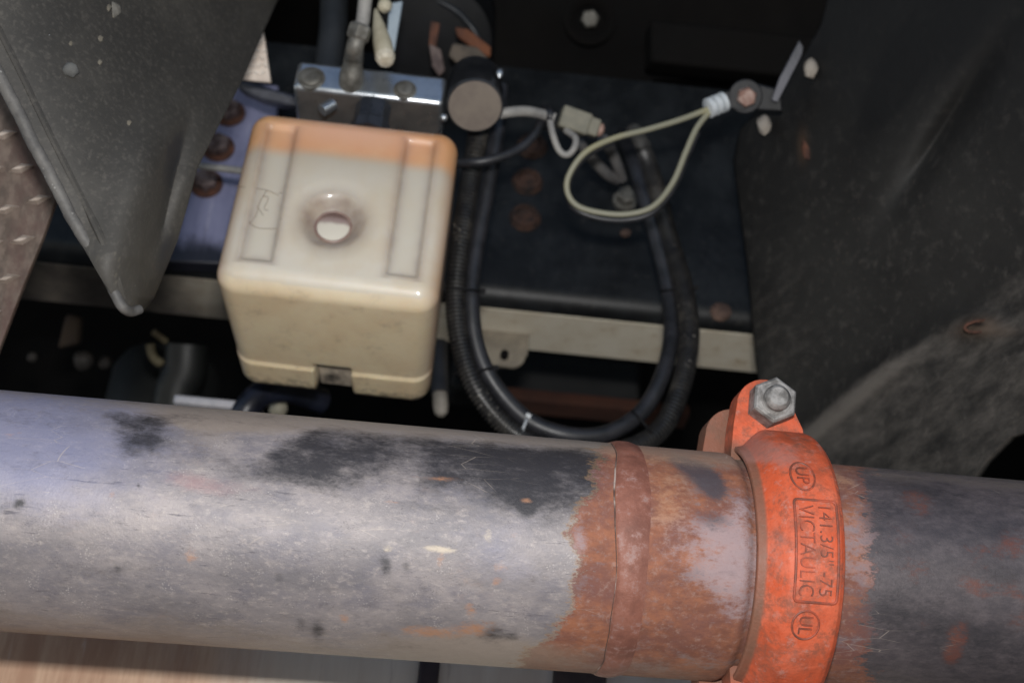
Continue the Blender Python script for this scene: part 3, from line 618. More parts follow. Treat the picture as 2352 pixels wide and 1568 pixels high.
# ================================================================== LEFT: BRACKET PLATE, RUSTY BOLTS, ROD
def plate_pt(px, py): return web_pt(px, py, .022)
n = NT('lavender_sky_tint')
c = n.mix(n.ramp(n.noise(12, 9, .7, n.coord((3, 3, .7))), .35, .7), lin(134, 134, 160), lin(104, 105, 132)); c = n.mix(n.ramp(n.noise(26, 9, .75, n.coord((4, 4, .5))), .54, .72, 0, .8), c, lin(170, 168, 184)); c = n.mix(n.ramp(n.noise(34, 9, .75, n.coord((3, 3, .7))), .54, .7, 0, .6), c, lin(74, 74, 92))
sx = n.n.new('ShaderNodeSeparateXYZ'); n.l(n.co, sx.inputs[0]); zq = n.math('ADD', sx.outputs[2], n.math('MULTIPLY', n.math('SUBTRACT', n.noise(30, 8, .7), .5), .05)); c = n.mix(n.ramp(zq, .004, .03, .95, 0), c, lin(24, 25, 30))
LAV = n.out(c, .42, .1, n.bump(n.noise(200), .15, .0006), .5)  # blue sky reflection and dark lower fade are painted into the base colour
pb = plate_pt(520, 600)
gp = thing('mounting_plate', 'lavender grey steel mounting plate with rusty bolts between mud flap and reservoir', 'mounting plate', pb, axes=(rx, ry, rz))
pl_ = [plate_pt(*p) for p in ((330, 598), (618, 610), (640, 196), (470, 182))]
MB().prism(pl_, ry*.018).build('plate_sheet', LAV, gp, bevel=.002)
for px, py in ((527, 262), (502, 342), (474, 424)):
    c = plate_pt(px, py)
    MB().lathe(c, -ry, [(-.001, .0165), (.003, .0165), (.0038, .0155), (.0038, .002)], 26).build('washer', RUST, gp)
    MB().lathe(c-ry*.003, -ry, [(0, .0118), (.0005, .0122), (.009, .0122), (.0105, .0105), (.0105, .001)], 6, phase=.3).build('bolt', grime('rusty_bolt', lin(70, 50, 44), lin(128, 112, 108), 70, rough=.7, metal=.3, bump=.5), gp, smooth=25)
tag(MB().tube(PS([(452, 380, 1.30), (560, 393, 1.27)]), .0033, 12).build('thin_rod', GREYRUB), 'thin pale grey rod running into the left side of the reservoir', 'rod')
tag(MB().prism(PS([(545, 190), (560, 184), (690, 222), (700, 250), (600, 232), (548, 208)], 1.33), Fw*.03).build('cross_bar', grime('bar_dark', lin(46, 48, 56), lin(64, 66, 76), 30, rough=.4), bevel=.003), 'dark flat bar behind the left end of the aluminium block', 'bar')
# small triangular tread plate
TRE = grime('bright_tread', lin(216, 204, 192), lin(236, 228, 218), 60, rough=.5, metal=0)
tri = thing('tread_plate', 'small bright triangular offcut of tread plate standing above the lavender plate', 'tread plate', P(590, 180, 1.42))
td = 1.25
MB().prism(PS([(602, 60), (608, 92), (622, 190), (540, 182), (575, 100)], td), Fw*.006).build('plate_sheet', grime('tread_base', lin(200, 184, 170), lin(222, 208, 194), 60, rough=.5), tri, bevel=.001)
loz_me = None
def lozenge(c, u, v, nn, parent, mat):
    V = [c-u, c-v*.9-u*.1, c+u, c+v*.9+u*.1, c-u*.55+nn, c-v*.3+nn, c+u*.55+nn, c+v*.3+nn]
    return MB().add(V, [(0, 1, 5, 4), (1, 2, 6, 5), (2, 3, 7, 6), (3, 0, 4, 7), (4, 5, 6, 7)]).build('lozenge', mat, parent, smooth=0)
row = 0
for py in range(84, 186, 17):
    xl = np.interp(py, [66, 110, 184], [603, 586, 558])+5; xr = np.interp(py, [66, 88, 190], [603, 612, 624])-5
    xs = np.arange(xl+5, xr-1, 15)
    for i, px in enumerate(xs):
        c = P(px, py, td-.0005); sgn = 1 if (i+row) % 2 else -1
        lozenge(c, (Rt*.8+Up*.6*sgn)*.0032, (Up*.8-Rt*.6*sgn)*.0013, -Fw*.0018, tri, TRE)
    row += 1

# ================================================================== FAR LEFT TREAD PLATE
TR2 = grime('muddy_tread', lin(84, 72, 64), lin(116, 102, 92), 30, rough=.55, metal=.1, stretch=(4, 4, .6), dust=(lin(88, 66, 60), .35), speck=(lin(170, 150, 120), 90, .25), bump=.4)
tdp = 1.03
tp_ = thing('tread_plate', 'muddy brown tread plate panel at the far left edge behind the mud flap', 'tread plate', P(0, 800, tdp))
MB().prism(PS([(-260, 60), (170, 60, ), (158, 380), (133, 448), (98, 546), (45, 677), (-6, 812), (-60, 960), (-260, 960)], tdp), Fw*.006).build('plate_sheet', TR2, tp_, bevel=.001)
LZM = grime('lozenge_worn', lin(166, 152, 140), lin(196, 182, 170), 60, rough=.5, metal=.15)
for px, py in ((10, 310), (49, 387), (88, 459), (14, 481), (52, 551), (17, 640), (-22, 560), (100, 318), (60, 240), (-20, 390), (-25, 720), (95, 180)):
    c = P(px, py, tdp-.0004); lozenge(c, (Rt*.96+Up*.22)*.0102, (Up*.96-Rt*.22)*.0040, -Fw*.0052, tp_, LZM)

# ================================================================== MUD FLAP (left)
n = NT('mud_flap_rubber')
c = n.mix(n.ramp(n.noise(7, 8, .65), .35, .7), lin(56, 54, 51), lin(76, 73, 68)); c = n.mix(n.ramp(n.noise(260, 5, .7), .48, .7, 0, .22), c, lin(120, 114, 106))
c = n.mix(n.math('MULTIPLY', n.ramp(n.math('ADD', n.attr('scuff_shade'), n.math('MULTIPLY', n.math('SUBTRACT', n.noise(30, 8, .7), .5), .9)), .3, .8), .75), c, lin(44, 44, 48))
spk = n.math('MULTIPLY', n.ramp(n.voro(95, n.coord((1.6, 1.6, .7))), .10, .2, 1, 0), n.ramp(n.noise(9, 3), .5, .62)); c = n.mix(n.math('MULTIPLY', spk, .14), c, lin(140, 132, 116))
spk = n.ramp(n.voro(150), .03, .06, 1, 0); spk = n.math('MULTIPLY', spk, n.ramp(n.noise(30, 2), .6, .64)); c = n.mix(spk, c, lin(220, 220, 220))
FLAP = n.out(c, .6, 0, n.bump(n.noise(300, 6, .7), .35, .0008), .35)
flap = thing('mud_flap', 'big dusty dark grey moulded mud flap tapering to a rounded point at upper left', 'mud flap', P(297, 712, .93))
pyk = [-140, -60, 0, 91, 185, 385, 546, 620, 680, 706, 714]
LX = np.interp; lk = [-165, -125, -94, -47, 0, 101, 189, 230, 262, 278, 290]
rk = [695, 660, 632, 592, 552, 446, 399, 368, 343, 322, 304]
NU, NV = 130, 220
pys = np.interp(np.linspace(0, 1, NV), [0, .8, 1], [-140, 640, 715]); G = np.zeros((NV, NU, 3)); scuff_shd = np.zeros((NV, NU))
ss0 = lambda q: np.clip(q, 0, 1)**2*(3-2*np.clip(q, 0, 1))
def flap_d(u, py, px):
    d = .90+(.085+.26*ss0((440-py)/560))*u**1.8
    d += .015*np.exp(-((px-(418-.26*(py-300)))/24)**2)*ss0((py-200)/260)*np.clip((640-py)/120, 0, 1)      # pressed valley
    d -= .016*np.exp(-((px-(350-.28*(py-300)))/55)**2)*ss0((py-180)/280)*np.clip((690-py)/100, 0, 1)
    return d
for i, py in enumerate(pys):
    a, b = np.interp(py, pyk, lk), np.interp(py, pyk, rk)
    for j, u in enumerate(np.linspace(0, 1, NU)):
        px = a+(b-a)*u; G[i, j] = P(px, py, flap_d(u, py, px))
        scuff_shd[i, j] = blob(px, py, 395, 345, 18, 70, 20, .6)+blob(px, py, 378, 400, 24, 90, 8, .5)+blob(px, py, 370, 590, 26, 70, 20, .9)+blob(px, py, 340, 690, 14, 16, 0, .6)+np.clip((px-560)/120, 0, 1)*.5  # scuffs near the tip, plus painted shade in the valley and upper right
flp = MB().grid(G).build('flap_sheet', FLAP, flap, smooth=60, solid=.007, attrs={'scuff_shade': scuff_shd.ravel()})
# folded rim along the left edge
rim = MB(); pts = []; rads = []
rp = [(a, py) for py, a in zip([-140, -60, 0, 91, 185, 285, 385, 470, 546, 620, 680, 706, 716, 710], [-165, -125, -94, -47, 0, 50, 101, 145, 189, 230, 262, 278, 296, 316])]
sp_ = spline([P(x+5, y, .897 if i < 12 else .90+.006*(i-11)) for i, (x, y) in enumerate(rp)], 160)
wob = np.convolve(RNG.normal(0, 1, 180), np.ones(12)/12, 'valid')[:160]
sp_ += Rt*(wob[:, None]*.0012)
rim.tube(sp_, np.interp(np.linspace(0, 1, 160), [0, .75, 1], [.0046, .0040, .0032]), 12)
rim.build('rim', grime('flap_rim', lin(78, 76, 74), lin(104, 101, 97), 50, rough=.6, bump=.4, speck=(lin(140, 138, 134), 220, .2)), flap)
rp2 = [(-70, -60), (-38, 0), (8, 91), (55, 185), (105, 290), (152, 385), (200, 480), (238, 560), (268, 640), (282, 690)]
MB().tube(spline([P(x, y, flap_d(max(0., (x-np.interp(y, pyk, lk))/(np.interp(y, pyk, rk)-np.interp(y, pyk, lk))), y, x)-.0022) for x, y in rp2], 100), .0026, 8).build('inner_ridge', FLAP, flap)
def flap_on(px, py, off=0):
    a, b = np.interp(py, pyk, lk), np.interp(py, pyk, rk); return P(px, py, flap_d((px-a)/(b-a), py, px)-off)
STN = grime('stone', lin(104, 100, 92), lin(130, 126, 118), 90, rough=.9, bump=.6)
tag(MB().prism([flap_on(260, 5, .004), flap_on(279, 15, .004), flap_on(280, 32, .004), flap_on(262, 46, .004)], -Fw*.005).build('stone', STN, bevel=.0012), 'pale angular stone chip stuck near the top of the mud flap', 'stone', 'stones stuck to the mud flap')
tag(MB().ico(flap_on(162, 161, .007), .0048, 2, .3, (1.1, 1, 1)).build('stone', grime('stone_dark', lin(74, 74, 74), lin(92, 92, 90), 90, rough=.9, bump=.6)), 'round dark grey pebble stuck to the middle of the mud flap', 'stone', 'stones stuck to the mud flap')
for px, py, r in ((228, 90, .0022), (228, 145, .0018), (162, 100, .0015), (296, 284, .0018), (248, 20, .0024)):
    MB().ico(flap_on(px, py, .0045), r, 1, .3, (1, 1, 1.8)).build('dirt_clod', grime('clod', lin(96, 90, 80), lin(112, 106, 94), 90, rough=.95), flap)

# ================================================================== RIGHT WHEEL ARCH LINER
n = NT('liner_plastic')
c = n.mix(n.ramp(n.noise(5, 9, .7), .35, .7), lin(33, 32, 31), lin(46, 45, 43)); c = n.mix(n.ramp(n.noise(90, 7, .7), .5, .72, 0, .4), c, lin(86, 82, 78))
vd = n.coord((1, 1, 1))
spk = n.math('MULTIPLY', n.ramp(n.voro(130), .12, .22, 1, 0), n.ramp(n.noise(8, 4), .48, .62)); c = n.mix(n.math('MULTIPLY', spk, .12), c, lin(118, 104, 92))
c = n.mix(n.math('MULTIPLY', n.ramp(n.math('ADD', n.attr('dust'), n.math('MULTIPLY', n.math('SUBTRACT', n.noise(26, 9, .72, n.coord((.5, 1, 2.6), (0, -.35, 0))), .5), 1.3)), .25, 1.1), .7), c, lin(112, 106, 100))
c = n.mix(n.math('MULTIPLY', n.attr('rust'), .8), c, lin(104, 82, 64))
c = n.mix(n.math('MULTIPLY', n.attr('liner_dark'), .9), c, lin(16, 16, 17))  # darker towards the top, in upper patches and at the slot
LIN = n.out(c, .58, 0, n.bump(n.noise(180, 7, .7), .3, .001), .35)
lin_thing = thing('wheel_arch_liner', 'large dark dusty wheel arch liner panel filling the right side of the picture', 'wheel arch liner', P(1745, 880, 1.3))
Lk = ([-140, 0, 60, 130, 300, 370, 620, 830, 900, 1000, 1140, 1240], [1950, 1905, 1890, 1850, 1705, 1690, 1722, 1741, 1752, 1790, 1810, 1820])
Rk = ([-140, 940, 1000, 1060, 1110, 1240], [2700, 2700, 2330, 2270, 2235, 2180])
def crease(px): return np.interp(px, [1700, 1840, 2000, 2170, 2352, 2700], [1160, 1012, 880, 762, 615, 330])
def liner_d(px, py):
    d = 1.34-.42*np.clip((px-1690)/1000, 0, 1.2)**.8
    b = np.clip((py-crease(px))/260, 0, 2)
    d = d-.012*np.exp(-((py-crease(px))/40)**2)*np.clip((2250-px)/200, .15, 1)-.02*b
    d += .02*np.exp(-(((px-2170)*.9+(py-300)*.55)/34)**2)*np.exp(-((py-300-(2170-px)*.0)/160)**2)
    d -= .012*np.exp(-((px-2250)/60)**2-((py-752)/28)**2)
    return d
NV, NU = 200, 180; pys = np.linspace(-140, 1240, NV); G = np.zeros((NV, NU, 3)); at = {k: np.zeros((NV, NU)) for k in ('dust', 'rust', 'liner_dark')}
for i, py in enumerate(pys):
    a, b = np.interp(py, *Lk), np.interp(py, *Rk); px = a+(b-a)*np.linspace(0, 1, NU); d = liner_d(px, py)
    for j in range(NU): G[i, j] = P(px[j], py, d[j])
    g = py-crease(px)
    at['dust'][i] = .75*np.exp(-((g-4)/22)**2)*np.clip((2230-px)/150, 0, 1)+.55*np.clip((g+40)/90, 0, 1)*(1-.35*np.clip((py-1000)/200, 0, 1))+.28*np.exp(-((px-1790)/80)**2)*np.clip((py-300)/300, 0, 1)+.2*blob(px, py, 1900, 800, 160, 200)
    at['rust'][i] = blob(px, py, 2250, 752, 44, 16, -8, .55)+blob(px, py, 1850, 335, 12, 36, 0, .8)+blob(px, py, 2310, 762, 40, 12, 0, .2)
    at['liner_dark'][i] = blob(px, py, 2060, 190, 40, 150, 30, .75)+blob(px, py, 2200, 60, 60, 80, 30, .3)+.9*ss0((620-py)/560)
    at['liner_dark'][i] += blob(px, py, 2252, 748, 16, 4, -8, 1.2)
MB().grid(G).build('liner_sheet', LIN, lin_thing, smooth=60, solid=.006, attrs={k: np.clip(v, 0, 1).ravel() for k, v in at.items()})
def liner_on(px, py, off=0.): return P(px, py, liner_d(px, py)-off)
sl = liner_on(2250, 749, .004)
MB().tube([P(2250+34*cos(a), 749-4*cos(a)+13*sin(a), liner_d(2250, 749)-.0045) for a in np.linspace(0, 2*pi, 50)], 0.0012, 8).build('slot_rim', RUST, lin_thing)
lump = grime('clay_lump', lin(132, 124, 114), lin(160, 152, 142), 60, rough=.9, bump=.5)
tag(MB().ico(liner_on(1856, 162, .004)-Fw*.01, .0085, 2, .25, (.75, .8, 1.3)).build('mud_clod', lump), 'pale clod of dried mud beside the tip of the thin metal blade', 'mud clod', 'mud clods on the liner')
tag(MB().ico(P(1755, 288, 1.27), .008, 2, .3, (.8, .8, 1.4)).build('mud_clod', lump), 'whitish clod of dried mud just below the ring terminal bolt', 'mud clod', 'mud clods on the liner')
tag(MB().ico(liner_on(1852, 338, .002), .007, 2, .3, (.6, .6, 2.2)).build('rust_patch', RUST), 'small rust brown flake on the upper part of the wheel arch liner', 'rust flake')
# thin metal blade
tag(MB().prism(PS([(1836, 92), (1846, 108), (1842, 128), (1786, 236), (1772, 230), (1790, 180)], 1.22), Fw*.004).build('pointed_metal_strip', grime('blade', lin(66, 68, 72), lin(96, 96, 102), 40, rough=.45, metal=.4), bevel=.0008), 'thin pointed grey metal blade sticking up above the ring terminal', 'metal blade')

# ================================================================== HOSES
HOSEM = grime('loom_black', lin(28, 28, 30), lin(44, 43, 42), 70, rough=.36, bump=.1, dust=(lin(84, 80, 74), .25), speck=(lin(120, 116, 110), 200, .25))
def hose(pts, r, rib, name, label, mat, seg=16, n_=None):
    p = spline(PS(pts), 300); L_ = np.linalg.norm(np.diff(p, axis=0), axis=1).sum()
    if rib:
        m = int(L_/rib)*4; p = spline(PS(pts), m); rad = r*(1+.10*np.array([1, 1, -1, -1]*(m//4+1))[:m])
    else: rad = r
    return tag(MB().tube(p, rad, seg).build(name, mat, smooth=30 if rib else 60), label, 'hose', 'black hoses hanging in a loop')
hose([(1110, 150, 1.30), (1103, 260, 1.27), (1094, 330, 1.25), (1078, 430, 1.24), (1058, 560, 1.22), (1047, 680, 1.21), (1058, 790, 1.2), (1098, 900, 1.19), (1180, 992, 1.19), (1290, 1038, 1.19), (1410, 1040, 1.2), (1512, 992, 1.22), (1563, 890, 1.24), (1583, 770, 1.27), (1570, 660, 1.3), (1540, 560, 1.33), (1508, 440, 1.35), (1478, 350, 1.40), (1452, 295, 1.56), (1435, 250, 1.78)],
     .0086, .0036, 'corrugated_hose', 'outer ribbed black loom hose hanging in a U between reservoir and wheel arch liner', HOSEM)
hose([(1150, 200, 1.30), (1142, 300, 1.28), (1120, 430, 1.26), (1092, 580, 1.235), (1082, 690, 1.215), (1096, 800, 1.205), (1140, 890, 1.2), (1215, 966, 1.2), (1310, 1000, 1.2), (1400, 993, 1.21), (1477, 942, 1.23), (1522, 860, 1.25), (1542, 770, 1.28), (1536, 670, 1.31), (1508, 550, 1.335), (1476, 440, 1.355), (1446, 350, 1.40), (1424, 300, 1.56), (1405, 250, 1.78)],
     .0074, 0, 'rubber_hose', 'inner smooth black hose strapped inside the ribbed loom loop', RUBBER)
TIE = grime('tie_black', lin(14, 14, 15), lin(22, 22, 24), 40, rough=.75, spec=.2)
def tie(pa, pb, d, label, r=.0012, mat=TIE):
    a, b = P(*pa, d), P(*pb, d); c = (a+b)/2; u = (b-a)/2; v = -Fw*.0102; axis = nrm(np.cross(u, v))
    pts = [c+u*cos(t)+v*sin(t) for t in np.linspace(0, 2*pi, 40)]
    tag(MB().tube(pts, r, 8).box(b+nrm(u)*.002, nrm(u)*.003, axis*.0022, nrm(v)*.002).build('cable_tie', mat), label, 'cable tie', 'cable ties round the two hoses')
tie((1024, 660), (1102, 668), 1.213, 'black cable tie round both hoses right beside the lower edge of the reservoir')
tie((1042, 858), (1132, 845), 1.2, 'black cable tie on the left bend of the hoses below the rail flange')
tie((1190, 1008), (1210, 962), 1.195, 'pale worn cable tie at the bottom of the hose loop nearest the pipe', .0013, grime('tie_pale', lin(150, 156, 160), lin(176, 180, 184), 60, rough=.4))
tie((1452, 942), (1500, 998), 1.215, 'black cable tie on the right bend at the bottom of the hose loop')
tie((1518, 668), (1592, 662), 1.305, 'black cable tie on the right run of the hoses in front of the rail')

# ================================================================== WIRES
tag(MB().tube(spline(PS([(1148, 262, 1.2), (1170, 258, 1.2), (1210, 256, 1.21), (1250, 264, 1.22), (1275, 272, 1.22)]), 60), .0046, 14).build('sensor_cable', GREYRUB), 'light grey cable leaving the right side of the black cylinder', 'cable')
tag(MB().tube(spline(PS([(1262, 270, 1.22), (1270, 310, 1.215), (1284, 345, 1.215), (1302, 356, 1.215), (1318, 342, 1.215), (1322, 318, 1.22), (1300, 300, 1.23)]), 80), .0030, 12).build('wire_loop', GREYRUB), 'short grey wire loop hanging below the grey connector', 'wire')
tag(MB().tube(spline(PS([(1020, 372, 1.22), (1080, 374, 1.2), (1140, 364, 1.2), (1195, 340, 1.21), (1230, 305, 1.22), (1245, 275, 1.23)]), 80), .0042, 14).build('black_cable', RUBBER), 'thin black cable curving across the two hoses beside the reservoir', 'cable')
con = thing('connector', 'grey green plastic cable connector with pinkish tip behind the yellow wire', 'connector', P(1330, 282, 1.24))
a, b = P(1284, 266, 1.235), P(1376, 298, 1.24); u = nrm(b-a); v = nrm(np.cross(u, Fw)); w_ = np.cross(u, v)
CONM = grime('connector_grey', lin(112, 110, 98), lin(130, 126, 112), 60, rough=.7)
MB().box((a*.62+b*.38), u*.0135, v*.0098, w_*.009).box(a*.22+b*.78, u*.0075, v*.0080, w_*.0075).build('connector_body', CONM, con, bevel=.002)
MB().lathe(b-u*.003, u, [(0, .006), (.005, .006), (.007, .004), (.0075, .001)], 14).build('tip', grime('pink_tip', lin(150, 118, 108), lin(168, 138, 124), 40), con)
tag(MB().tube(spline(PS([(1253, 252, 1.24), (1262, 262, 1.22), (1266, 284, 1.225), (1256, 290, 1.24)]), 30), .0046, 12).build('cable_clamp', RUBBER), 'black rubber clamp where the grey cable meets the connector', 'clamp')
for pts, lb in (([(1330, 330, 1.31), (1365, 370, 1.33), (1395, 400, 1.34), (1418, 412, 1.35)], 'dark grey cable sloping down behind the left of the yellow wire loop'), ([(1385, 320, 1.31), (1405, 350, 1.33), (1420, 385, 1.34), (1428, 412, 1.35)], 'dark grey cable sloping down inside the top of the yellow wire loop')):
    tag(MB().tube(spline(PS(pts), 40), .0055, 12).build('sheathed_cable', grime('sheath', lin(78, 76, 76), lin(96, 94, 92), 50, rough=.5)), lb, 'cable', 'sheathed cables behind the yellow wire')
# yellow green wire with ferrule and ring terminal
yw = thing('ground_wire', 'yellow green striped loop of wire hanging from the bolted ring terminal', 'wire', P(1640, 245, 1.2))
n = NT('yellow_wire'); YW = n.out(n.mix(n.ramp(n.noise(9, 2), .45, .6), lin(166, 158, 112), lin(132, 130, 112)), .5)
MB().tube(spline(PS([(1625, 252, 1.2), (1560, 276, 1.195), (1490, 297, 1.19), (1410, 318, 1.185), (1345, 350, 1.18), (1308, 400, 1.18), (1303, 440, 1.18), (1325, 472, 1.18), (1375, 488, 1.18), (1440, 492, 1.18), (1500, 474, 1.18), (1545, 420, 1.185), (1575, 350, 1.19), (1600, 295, 1.195), (1630, 256, 1.2)]), 240), .0026, 14).build('insulation', YW, yw)
MB().tube(spline(PS([(1410, 324, 1.195), (1347, 357, 1.19), (1310, 406, 1.19), (1305, 448, 1.19), (1325, 482, 1.19), (1375, 501, 1.19), (1440, 505, 1.19), (1500, 487, 1.19), (1546, 432, 1.195), (1577, 360, 1.2), (1602, 304, 1.205)]), 160), .0030, 12).build('wire_shadow', RUBBER, yw)  # dark tube added under the wire in place of its shadow
a, b = P(1624, 250, 1.2), P(1668, 232, 1.205); u = nrm(b-a); Lf = np.linalg.norm(b-a)
pr = []
for i in range(3): pr += [(Lf*i/3, .0055), (Lf*(i+.15)/3, .0088), (Lf*(i+.70)/3, .0088), (Lf*(i+.85)/3, .0055)]
MB().lathe(a, u, pr, 20).build('ferrule', grime('ferrule_white', lin(176, 182, 186), lin(200, 205, 208), 60, rough=.5), yw)
rt = thing('ring_terminal', 'dark ring terminal held by a rusty topped bolt against the wheel arch liner', 'ring terminal', P(1712, 220, 1.23))
c = P(1712, 222, 1.225); nn = nrm(-Fw-Up*.25)
MB().lathe(c, nn, [(-.003, .0150), (.001, .0150), (.002, .0142), (.002, .002)], 30).prism([c-Rt*.022-Up*.008+nn*-.002, c-Rt*.022+Up*.001+nn*-.002, c+Up*.012+nn*-.002, c-Up*.012+nn*-.002], nn*.003).build('ring_plate', BLACK, rt, bevel=.0005)
MB().lathe(c, nn, [(.0015, .0088), (.009, .0088), (.0105, .0075), (.0105, .001)], 6, phase=.4).build('nut', grime('nut_pink', lin(120, 88, 76), lin(190, 170, 160), 60, rough=.55, metal=.3), rt, smooth=25)
MB().prism([c+Rt*.008-Up*.012-nn*.004, c+Rt*.034-Up*.014-nn*.004, c+Rt*.032+Up*.006-nn*.004, c+Rt*.008+Up*.012-nn*.004], -nn*.012).build('stud_bracket', BLACK, rt, bevel=.002)

# ================================================================== UPPER BACKGROUND ITEMS
RP_ = grime('round_panel', lin(18, 17, 16), lin(26, 24, 23), 10, rough=.6)
bp = thing('floor_panel', 'very dark brown floor panel with one recessed bolt at the top centre', 'panel', P(1355, 45, 1.62))
cpn = P(1500, 120, 1.66)
MB().prism([P(1130, -160, 1.62), P(2050, -120, 1.62), P(2020, 190, 1.66), P(1500, 182, 1.66), P(1480, 330, 1.68), P(1110, 300, 1.68)], Fw*.03).build('panel_sheet', DEEP, bp)
pc = P(1355, 45, 1.615)
MB().lathe(pc, -Fw, [(-.006, .030), (.002, .030), (.004, .026), (.001, .021), (-.004, .017)], 40, caps=False).build('recess_ring', DEEP, bp)
MB().lathe(pc+Fw*.002, -Fw, [(0, .0105), (.006, .0105), (.0075, .009), (.0075, .001)], 6).build('bolt', DULL, bp, smooth=25)
tag(MB().box(P(1690, 128, 1.58), rx*.10, Fw*.03, Up*.024).build('cross_member', DEEP, bevel=.004), 'dark horizontal cross member at top right above the ring terminal', 'cross member')
dr = thing('air_canister', 'black round air canister partly rusted behind the top of the black cylinder', 'canister', P(1010, 90, 1.52))
MB().lathe(P(1000, 95, 1.45), Fw*.9+Up*.45, [(0, .052), (.002, .058), (.012, .061), (.12, .061), (.13, .055)], 60).build('canister_shell', grime('canister_black', lin(10, 11, 13), lin(17, 18, 22), 20, rough=.6, spec=.25), dr)
MB().tube(spline(PS([(955, -5, 1.44), (1005, 4, 1.435), (1050, 28, 1.435), (1085, 66, 1.435), (1104, 100, 1.44)]), 50), .0035, 10).build('canister_rim', grime('rim_grey', lin(24, 27, 32), lin(38, 42, 47), 20, rough=.4), dr)
rb = thing('rusty_bracket', 'rust orange bent bracket above the black cylinder end', 'bracket', P(1095, 110, 1.36))
MB().prism(PS([(1045, 62), (1075, 66), (1128, 108), (1126, 132), (1096, 118), (1050, 84)], 1.38), Fw*.008).build('bracket_arm', grime('orange_rust', lin(84, 50, 34), lin(112, 68, 44), 40, rough=.85, bump=.5), rb, bevel=.002)
MB().prism(PS([(1040, 98), (1096, 108), (1122, 134), (1050, 146), (1030, 128)], 1.37), Fw*.008).build('bracket_foot', grime('grey_corrosion', lin(66, 60, 54), lin(96, 86, 76), 40, rough=.85, bump=.5), rb, bevel=.002)
MB().prism(PS([(985, 100), (1012, 112), (1022, 160), (1008, 176), (992, 150)], 1.37), Fw*.01).build('flaking_strip', grime('pink_flake', lin(74, 62, 60), lin(112, 98, 94), 50, rough=.8, bump=.5), rb, bevel=.002)
tag(MB().tube(PS([(770, -60, 1.48), (766, 60, 1.46), (752, 190, 1.43), (745, 240, 1.42)]), .0145, 20).build('rubber_hose', grime('hose_grey', lin(28, 30, 33), lin(42, 44, 47), 20, rough=.5)), 'faint dark grey vertical hose behind the left half of the aluminium block', 'hose')
tag(MB().prism(PS([(990, 50), (1010, 55), (1000, 110), (985, 105)], 1.44), Fw*.01).build('rust_chip', RUST), 'dark rusty sliver on the canister behind the beige cap', 'rust flake')
# ================================================================== LOWER BACKGROUND ITEMS (deep in shadow)
TK = grime('tank_dark', lin(24, 26, 26), lin(32, 34, 34), 20, rough=.6)
tag(MB().lathe(P(355, 1010, 1.75), zz*1+Up*0, [(0, .070), (.085, .070), (.105, .060), (.115, .035), (.117, .002)], 40).build('air_tank', TK), 'dark domed air tank in the shadow below the mud flap', 'tank')
tag(MB().tube(spline(PS([(395, 1000, 1.6), (405, 900, 1.6), (425, 850, 1.6), (430, 790, 1.6)]), 40), .024, 22).build('shock_absorber', grime('shock_grey', lin(20, 22, 22), lin(29, 31, 30), 20, rough=.5)), 'dark grey cylindrical strut left of the reservoir bottom, standing behind the pipe', 'strut')
yb = thing('bracket_clip', 'faint yellowish bent clip in the dark gap below the mud flap', 'clip', P(355, 825, 1.5))
MB().tube(spline(PS([(345, 790, 1.5), (350, 815, 1.5), (365, 832, 1.5), (372, 824, 1.5)]), 30), .005, 10).tube(PS([(352, 762, 1.5), (382, 784, 1.51)]), .0035, 8).build('clip_wire', grime('clip_yellow', lin(74, 66, 48), lin(92, 84, 62), 40, rough=.7), yb)
tag(MB().tube(spline(PS([(548, 985, 1.3), (566, 940, 1.3), (600, 905, 1.31), (660, 895, 1.33), (740, 920, 1.36)]), 60), .0125, 20).build('blue_hose', grime('hose_blue', lin(20, 22, 30), lin(34, 38, 52), 30, rough=.35)), 'dark blue rubber hose arching under the bottom of the reservoir', 'hose')
tag(MB().box(P(505, 945, 1.36), rx*.042, ry*.02, rz*.0042).build('pale_ledge', grime('ledge', lin(172, 172, 178), lin(196, 194, 198), 30, rough=.6), bevel=.002), 'pale flat ledge just visible over the pipe beside the dark blue hose', 'ledge')
tag(MB().ico(P(640, 938, 1.34), .0095, 2, .2).build('pale_fitting', grime('fitting_pale', lin(130, 126, 112), lin(150, 146, 130), 60, rough=.7)), 'pale round fitting inside the arch of the dark blue hose', 'fitting')
ts = thing('tube_stub', 'dark tube with a pale tip behind the lower right corner of the reservoir', 'tube', P(1012, 958, 1.40))
MB().tube(PS([(1008, 790, 1.44), (1010, 850, 1.42), (1011, 905, 1.405)]), .0095, 18).build('tube_body', DARKPL, ts)
MB().tube(PS([(1011, 903, 1.405), (1012, 930, 1.40), (1013, 948, 1.40), (1013, 956, 1.40)]), [.0075, .0078, .0066, .003], 18).build('tube_tip', grime('stub_pale', lin(110, 104, 96), lin(150, 144, 134), 60, rough=.6), ts)
tag(MB().prism(PS([(150, 720), (185, 730), (178, 790), (130, 800)], 1.62), Fw*.02).build('rusty_lever', grime('lever', lin(40, 32, 27), lin(56, 46, 36), 30, rough=.9), bevel=.004), 'faint rusty lever in the dark gap at lower left', 'lever')
for px, py, r in ((192, 828, .012), (243, 833, .008), (293, 690, .010), (75, 820, .006)):
    tag(MB().ico(P(px, py, 1.6), r, 2, .2, (1, 1, 1)).build('bolt_head', grime('dim_bolt', lin(32, 30, 28), lin(50, 46, 43), 60, rough=.7)), {192: 'dull grey bolt head, largest in the dark gap below the tread plate', 243: 'small pinkish bolt head right of the largest dull bolt in the dark gap', 293: 'pale bolt head beside the tip of the mud flap', 75: 'faint small bolt head nearest the tread plate edge'}[px], 'bolt', 'bolt heads in the dark gap')
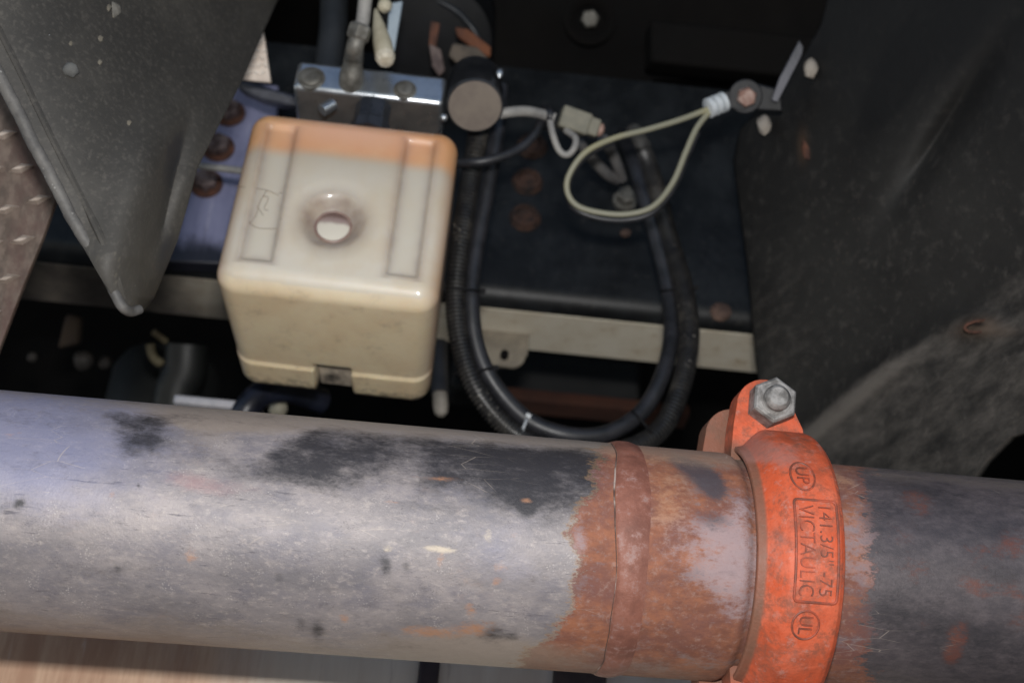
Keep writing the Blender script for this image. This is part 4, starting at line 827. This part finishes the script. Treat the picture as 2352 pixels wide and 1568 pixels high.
tag(MB().box(P(1340, 934, 1.75), rx*.13, ry*.02, rz*.008).build('rusty_rod', grime('rod_rust', lin(58, 34, 26), lin(74, 44, 32), 20, rough=.9), bevel=.003), 'dim rust brown bar seen through the middle of the hose loop', 'bar')
tag(MB().box(P(1250, 880, 1.95), rx*.13, ry*.03, rz*.035).build('axle_beam', grime('beam', lin(26, 26, 26), lin(36, 36, 35), 12, rough=.7), bevel=.008), 'dark grey axle beam dimly visible inside the hose loop', 'beam')

# ================================================================== BOARD BELOW THE PIPE
n = NT('painted_board')
vv = n.coord((3.0, 3.0, .35)); sx = n.n.new('ShaderNodeSeparateXYZ'); n.l(n.co, sx.inputs[0])
brown = n.mix(n.ramp(n.noise(14, 9, .7, vv), .35, .68), lin(170, 132, 106), lin(204, 172, 144)); white = n.mix(n.ramp(n.noise(10, 8, .65, vv), .35, .7), lin(226, 216, 200), lin(210, 196, 178))
f = n.ramp(n.math('ADD', sx.outputs[0], n.math('MULTIPLY', n.math('SUBTRACT', n.noise(9, 7, .7, vv), .5), .22)), -.10, .05)
c = n.mix(f, brown, white); c = n.mix(n.ramp(n.noise(40, 8, .7, vv), .58, .72, 0, .55), c, lin(210, 200, 192)); c = n.mix(n.ramp(n.noise(24, 8, .7, vv), .6, .75, 0, .5), c, lin(136, 108, 98))
BRD = n.out(c, .6, 0, n.bump(n.noise(70, 7, .7, vv), .25, .001))
bt = P(700, 1300, 1.06); b_x = nrm(EX)
brd = thing('painted_board', 'worn brown to white painted board standing behind and below the left pipe', 'board', bt)
MB().prism([bt-b_x*.7+zz*.02, bt+b_x*.46+zz*.02, bt+b_x*.46-zz*.5, bt-b_x*.7-zz*.5], np.array([0, .02, 0])).build('board_face', BRD, brd, bevel=.002)
nd = nrm(np.cross(b_x, zz)); nd = nd if nd@Fw < 0 else -nd
def brd_pt(px, py): d = ray(px, py); return (bt@nd)/(d@nd)*d
c = brd_pt(984, 1545)
MB().box(c+zz*.0+nd*.003, b_x*.0075, nd*.004, zz*.03).build('strap', grime('strap_dark', lin(42, 34, 38), lin(58, 48, 50), 60, rough=.6), brd, bevel=.002)
c = brd_pt(1330, 1565)
MB().box(c+nd*.002, b_x*.02, nd*.003, zz*.03).build('strap', grime('strap_brown', lin(60, 50, 48), lin(78, 66, 62), 60, rough=.7), brd, bevel=.002)  # second strap, dark brown
